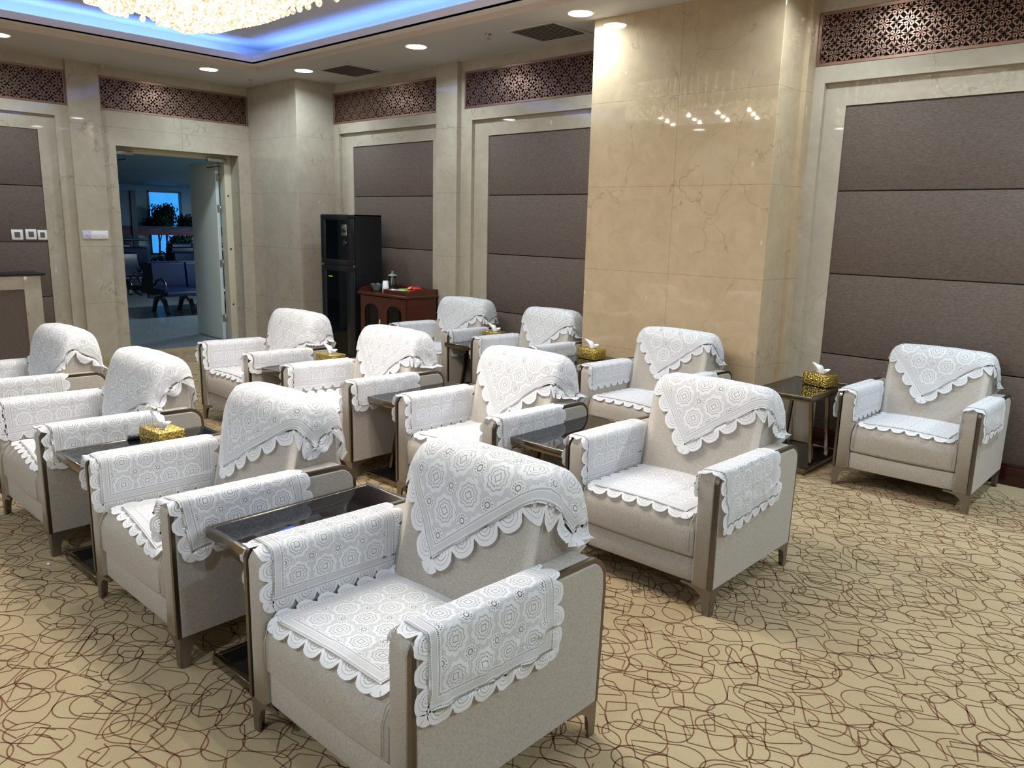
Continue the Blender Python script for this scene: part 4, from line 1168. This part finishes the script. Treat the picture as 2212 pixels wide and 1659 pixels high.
for (ya, lab) in ((DY0+.14, 0), (DY1-.20, 1)):
    b = MB(); b.box(XR-.005, XR+.045, ya-.13, ya+.13, DZ-.085, DZ-.035, 0, .006); cl = b.build('door_closer', M_steel, door_1)
    b = MB(); b.tube([(XR+.02, ya+.02, DZ-.085), (XR-.02, ya+.06, DZ-.13), (XR-.06, ya-.10, DZ-.16)], .007, 6); b.build('closer_arm', M_black, cl)
m = MB(); m.box(XR-.14, XG-.05, DY0, DY1, -.01, .004, 0); struct(m.build('trim_4', M_terr), 'stone threshold')

# ------------------------------------------------------------------ waiting hall beyond the door
HX0, HX1, HY0, HY1, HZ = -27.3, -10.16, 1.0, 16.0, 2.69
m = MB(); m.add([(HX0-4, HY0, -.001), (XR+.05, HY0, -.001), (XR+.05, HY1+3, -.001), (HX0-4, HY1+3, -.001)], [(0,1,2,3)]); hallfloor = struct(m.build('floor_hall', M_terr), 'polished grey floor of the hall')
M_hall = simple('grey_green_hall_wall', (.34,.40,.39), .55); M_hallc = simple('dark_hall_soffit', (.27,.33,.31), .6); M_dark = simple('dark_mullion', (.02,.025,.03), .3)
m = MB(); m.box(HX0-.3, XR-.14, HY0, HY1, HZ, HZ+.1); struct(m.build('ceiling_hall', M_hallc), 'dark soffit of the hall')
WY0, WY1, WZ0, WZ1 = 11.27, 12.42, .4, 2.52
m = MB(); m.box(HX0-.2, HX0, HY0, WY0, 0, HZ); m.box(HX0-.2, HX0, WY1, HY1, 0, HZ); m.box(HX0-.2, HX0, WY0, WY1, WZ1, HZ); m.box(HX0-.2, HX0, WY0, WY1, 0, WZ0); m.box(HX0-.2, XR-.14, HY0-.2, HY0, 0, HZ)
struct(m.build('wall_hall', M_hall), 'grey green far wall of the hall')
m = MB(); m.box(XR-.3, XR-.14, HY0, DY0-.04, 0, HZ); m.box(XR-.3, XR-.14, DY1+.05, HY1, 0, HZ); m.box(XR-.3, XR-.14, DY0-.04, DY1+.05, DZ+.05, HZ); struct(m.build('wall_hall_near', M_hall))
m = MB(); w = .05
m.box(HX0-.12, HX0+.02, WY0, WY0+w, WZ0, WZ1); m.box(HX0-.12, HX0+.02, WY1-w, WY1, WZ0, WZ1); m.box(HX0-.12, HX0+.02, WY0, WY1, WZ1-w, WZ1); m.box(HX0-.12, HX0+.02, WY0, WY1, WZ0, WZ0+w)
win = struct(m.build('window_1', M_dark), 'window of the far hall wall with blue sky')
m = MB(); m.box(HX0-.07, HX0-.06, WY0, WY1, WZ0, WZ1); m.build('pane', M_glass, win)
# unseen glazed hall side, added to let in the blue light
m = MB()
for k in range(8): m.box(-27+k*2.2, -26.92+k*2.2, HY1-.05, HY1+.05, 0, HZ)
m.box(HX0, HX1, HY1-.05, HY1+.05, 0, .3); w2 = struct(m.build('window_fill', M_dark), 'unseen glazed side added to light the hall')
# glass partition with banner band
XP = -25.5; f_ = 25.5/26.
t = thing('banner_barrier', 'blue and red banner band stretched between dark posts in the hall', 'barrier', (XP, 0, 0))
for (a, c) in ((9.99, 10.15), (12.13, 12.25), (7.9, 8.05)):
    b = MB(); b.box(-.05, .05, a, c, 0, 2.44); b.build('post', M_dark, t)
M_bblue = simple('banner_blue', (.003,.006,.05), .6); M_bred = simple('banner_red', (.09,.004,.006), .6); M_bw = simple('banner_white_print', (.16,.17,.2), .6)
b = MB(); b.box(-.012, -.002, 8.0, 14.2, 1.235, 1.365); b.build('blue_band', M_bblue, t)
b = MB(); b.box(-.012, -.002, 8.0, 14.2, 1.09, 1.234); b.build('red_band', M_bred, t)
b = MB()
for y0 in (10.65, 11.6):
    # roof-like mark above a line of small characters on blue; ring and characters on red
    pts = [(y0, 1.290), (y0+.10, 1.305), (y0+.17, 1.335), (y0+.20, 1.312), (y0+.24, 1.345), (y0+.29, 1.300)]
    b.tube([(.0, p[0], p[1]) for p in pts], .004, 5)
    for k in range(9): b.box(-.001, .001, y0-.12+k*.040, y0-.095+k*.040, 1.258, 1.276)
    b.tube([(.0, y0-.10+.042*math.cos(a*PI/8), 1.165+.042*math.sin(a*PI/8)) for a in range(14)], .005, 5)
    for k in range(5):
        b.box(-.001, .001, y0+.0+k*.062, y0+.040+k*.062, 1.185, 1.192); b.box(-.001, .001, y0+.017+k*.062, y0+.023+k*.062, 1.145, 1.195); b.box(-.001, .001, y0+.004+k*.062, y0+.036+k*.062, 1.160, 1.166)
b.build('band_print', M_bw, t)
M_mist = simple('frosted_film', (.10,.13,.15), .4)
b = MB(); b.box(-.01, 0, 8.05, 9.99, 1.37, 2.44); b.build('film_panel', M_mist, t)
# bushes
def bush(x, y, z0, r, hh, label, seed, pot=True):
    rr = random.Random(seed); t = thing('potted_tree', label, 'plant', (x, y, 0), 0, 'potted trees in the hall'); b = MB()
    for k in range(1700):
        th = rr.uniform(0, 2*PI); c = rr.uniform(-1, 1); q = rr.uniform(.45, 1)*(1+.25*math.sin(th*3+seed)+.2*math.sin(c*7+seed*2))
        p = Vector((r*.7*q*math.sqrt(1-c*c)*math.cos(th), r*q*math.sqrt(1-c*c)*math.sin(th), z0+hh/2+hh/2*q*c))
        Mr = Matrix.Translation(p) @ Matrix.Rotation(rr.uniform(0, 6), 4, 'Z') @ Matrix.Rotation(rr.uniform(-1.3, 1.3), 4, 'X')
        s_ = rr.uniform(.045, .08)
        b.add([Mr @ Vector(v) for v in ((0,0,0), (s_*.5,s_*.6,.004), (0,s_*1.6,0), (-s_*.5,s_*.6,.004))], [(0,1,2,3)])
    o = b.build('foliage', simple('dark_green_leaf', (.012,.045,.018), .4), t); o['kind'] = 'stuff'
    b = MB(); b.tube([(0,0,.3), (.03,.02,.8), (0,.0,z0+hh*.6)], .03, 8); b.tube([(0,0,.7), (.05,.2,z0+hh*.6)], .018, 6); b.build('trunk', M_dark, t)
    b = MB(); b.lathe([(.01,0), (.17,0), (.22,.34), (.235,.36), (.20,.36), (.19,.31), (.01,.30)], 0, 0, 20); b.build('pot', M_dark, t)
bush(-26.6, 11.5, 1.30, .42, .80, 'dark leafy potted tree in front of the hall window, its crown rising highest', 2)
bush(-26.3, 12.15, 1.20, .38, .52, 'lower dark leafy potted tree right of the tallest one in the hall', 5)
bush(-26.0, 11.0, 1.25, .45, .38, 'dark bushy potted tree behind the banner, left', 8)
bush(-25.0, 11.25, .62, .38, .45, 'dark bushy plant below the banner band', 11)
# waiting benches
M_seat = simple('navy_vinyl', L(8,26,66), .3); M_shell = simple('black_shell', (.012,.013,.015), .45); M_arm = simple('dark_cast_metal', L(95,98,100), .3, .9)
def seat_mesh():
    # back-to-back seat pair unit, width .6 along y ; front toward +x
    t = {}
    b = MB(); pr = fillet([(.13,.40), (.10,.46), (.50,.455), (.66,.43), (.67,.36), (.60,.35), (.2,.37)], [.02,.03,.05,.05,.03,.02,.02], 4)
    N = len(pr)
    def ex(pr, y0, y1):
        n = len(pr); vs = [(p[0], y0, p[1]) for p in pr]+[(p[0], y1, p[1]) for p in pr]
        return vs, [(i, (i+1) % n, n+(i+1) % n, n+i) for i in range(n)], [tuple(range(n)), tuple(range(2*n-1, n-1, -1))]
    vs, f1, f2 = ex(pr, .01, .57); b.add(vs, f1, 0, True); b.add(vs, f2); t['seat'] = b
    b = MB(); pr = fillet([(.14,.42), (.085,.865), (.055,.90), (.02,.885), (.07,.42)], [.02,.02,.02,.02,.01], 4)
    vs, f1, f2 = ex(pr, .01, .57); b.add(vs, f1, 0, True); b.add(vs, f2); t['backrest'] = b
    return t
smesh = {k: v for k, v in seat_mesh().items()}
def mesh_of(mb, name, mat):
    o = mb.build(name, mat); me = o.data; bpy.data.objects.remove(o); return me
me_seat = mesh_of(smesh['seat'], 'seat', M_seat); me_back = mesh_of(smesh['backrest'], 'backrest', M_seat)
b = MB()
pr = [(-.35,0), (-.30,.035), (-.20,.24), (-.05,.31), (.05,.31), (.20,.24), (.30,.035), (.35,0), (.27,0), (.17,.17), (.06,.24), (-.06,.24), (-.17,.17), (-.27,0)]
b.prism([(p[0], p[1]) for p in pr], 'y', -.03, .03); me_leg = mesh_of(b, 'leg', M_arm)
b = MB(); b.tube([(.16,0,.50), (.30,0,.60), (.48,0,.63), (.60,0,.58), (.64,0,.50), (.58,0,.40), (.42,0,.33), (.2,0,.30)], .02, 8); me_arm = mesh_of(b, 'armrest', M_arm)
def bench(x, y0, n, label, double=True):
    t = thing('waiting_bench', label, 'bench', (x, y0, 0), 0, 'navy waiting benches in the hall')
    def link(name, me, loc, rz=0):
        o = bpy.data.objects.new(name, me); C.objects.link(o); o.parent = t; o.location = loc; o.rotation_euler = (0,0,rz); return o
    for k in range(n):
        link('seat', me_seat, (.10, k*.6, 0)); link('backrest', me_back, (.10, k*.6, 0))
        if double: link('seat', me_seat, (-.10, k*.6+.58, 0), PI); link('backrest', me_back, (-.10, k*.6+.58, 0), PI)
    for yy in (.20, .66, n*.6-.25):
        link('leg', me_leg, (0, yy, 0))
    for yy in (0, n*.6-.01):
        link('armrest', me_arm, (.10, yy, 0)); 
        if double: link('armrest', me_arm, (-.10, yy, 0), PI)
    b = MB(); b.box(-.05, .05, 0, n*.6-.02, .27, .335, 0, .004); b.build('beam', M_arm, t)
    if double:
        for yy in (.0, n*.6-.026):
            b = MB(); b.prism([(-.30,.34), (-.11,.885), (.11,.885), (.30,.34)], 'y', yy, yy+.012); b.build('end_panel', M_shell, t)
bench(-13.85, 5.62, 3, 'nearest back-to-back navy waiting bench beyond the doorway, dark end panel toward the room')
bench(-17.7, 5.15, 3, 'navy waiting bench in the second row, cut off by the left door edge')
bench(-17.7, 7.74, 3, 'navy waiting bench in the second row, right part')
bench(-20.7, 6.6, 3, 'navy waiting bench in the third row, left part')
bench(-20.7, 9.0, 3, 'navy waiting bench in the third row, right part')
bench(-23.6, 7.3, 3, 'navy waiting bench in the farthest row, left part')
bench(-23.6, 10.3, 3, 'navy waiting bench in the farthest row, right part')
b = MB(); b.box(-.15, .15, -.55, .55, .93, 1.0, 0, .02); b.box(-.05, .05, -.1, .1, 0, .93)
tag(b.build('counter_stand', M_dark, None, (-24.9, 9.6, 0)), 'dark narrow stand behind the benches in the hall', 'stand')

# ------------------------------------------------------------------ sky and extra light
w = bpy.data.worlds.new('world'); bpy.context.scene.world = w; w.use_nodes = True
bg = w.node_tree.nodes['Background']; bg.inputs[0].default_value = (.05,.36,1.0,1); bg.inputs[1].default_value = .5
def hall_fill(x, y):  # unseen fill panels, added to brighten the hall
    t = thing('hall_fill_light', 'unseen lamp panel added to light the hall', 'ceiling light', (x, y, HZ), 0, 'unseen lamp panels added to the hall soffit')
    b = MB(); b.box(-.15, .15, -.5, .5, -.01, -.0005, 0); b.build('diffuser', emit('hall_fill_glow', (.8,.92,1.0), 1.5), t)
    arealight('lamp', (0,0,-.012), .3, 1.0, 75, (.74,.93,1.0), (0,0,0), t)
hall_fill(-12.5, 8.3); hall_fill(-17, 12.5); hall_fill(-22, 13.8)

# ------------------------------------------------------------------ render settings
sc = bpy.context.scene
sc.view_settings.view_transform = 'Standard'; sc.view_settings.look = 'None'; sc.view_settings.gamma = 1; sc.view_settings.use_curve_mapping = False
sc.view_settings.exposure = 1.27
cy = sc.cycles
cy.use_denoising = True
try: cy.denoiser = 'OPENIMAGEDENOISE'
except Exception: pass
cy.max_bounces = 7; cy.diffuse_bounces = 4; cy.glossy_bounces = 3; cy.transparent_max_bounces = 10; cy.transmission_bounces = 3
cy.caustics_reflective = False; cy.caustics_refractive = False; cy.sample_clamp_indirect = 6
cy.use_adaptive_sampling = True; cy.adaptive_threshold = .02
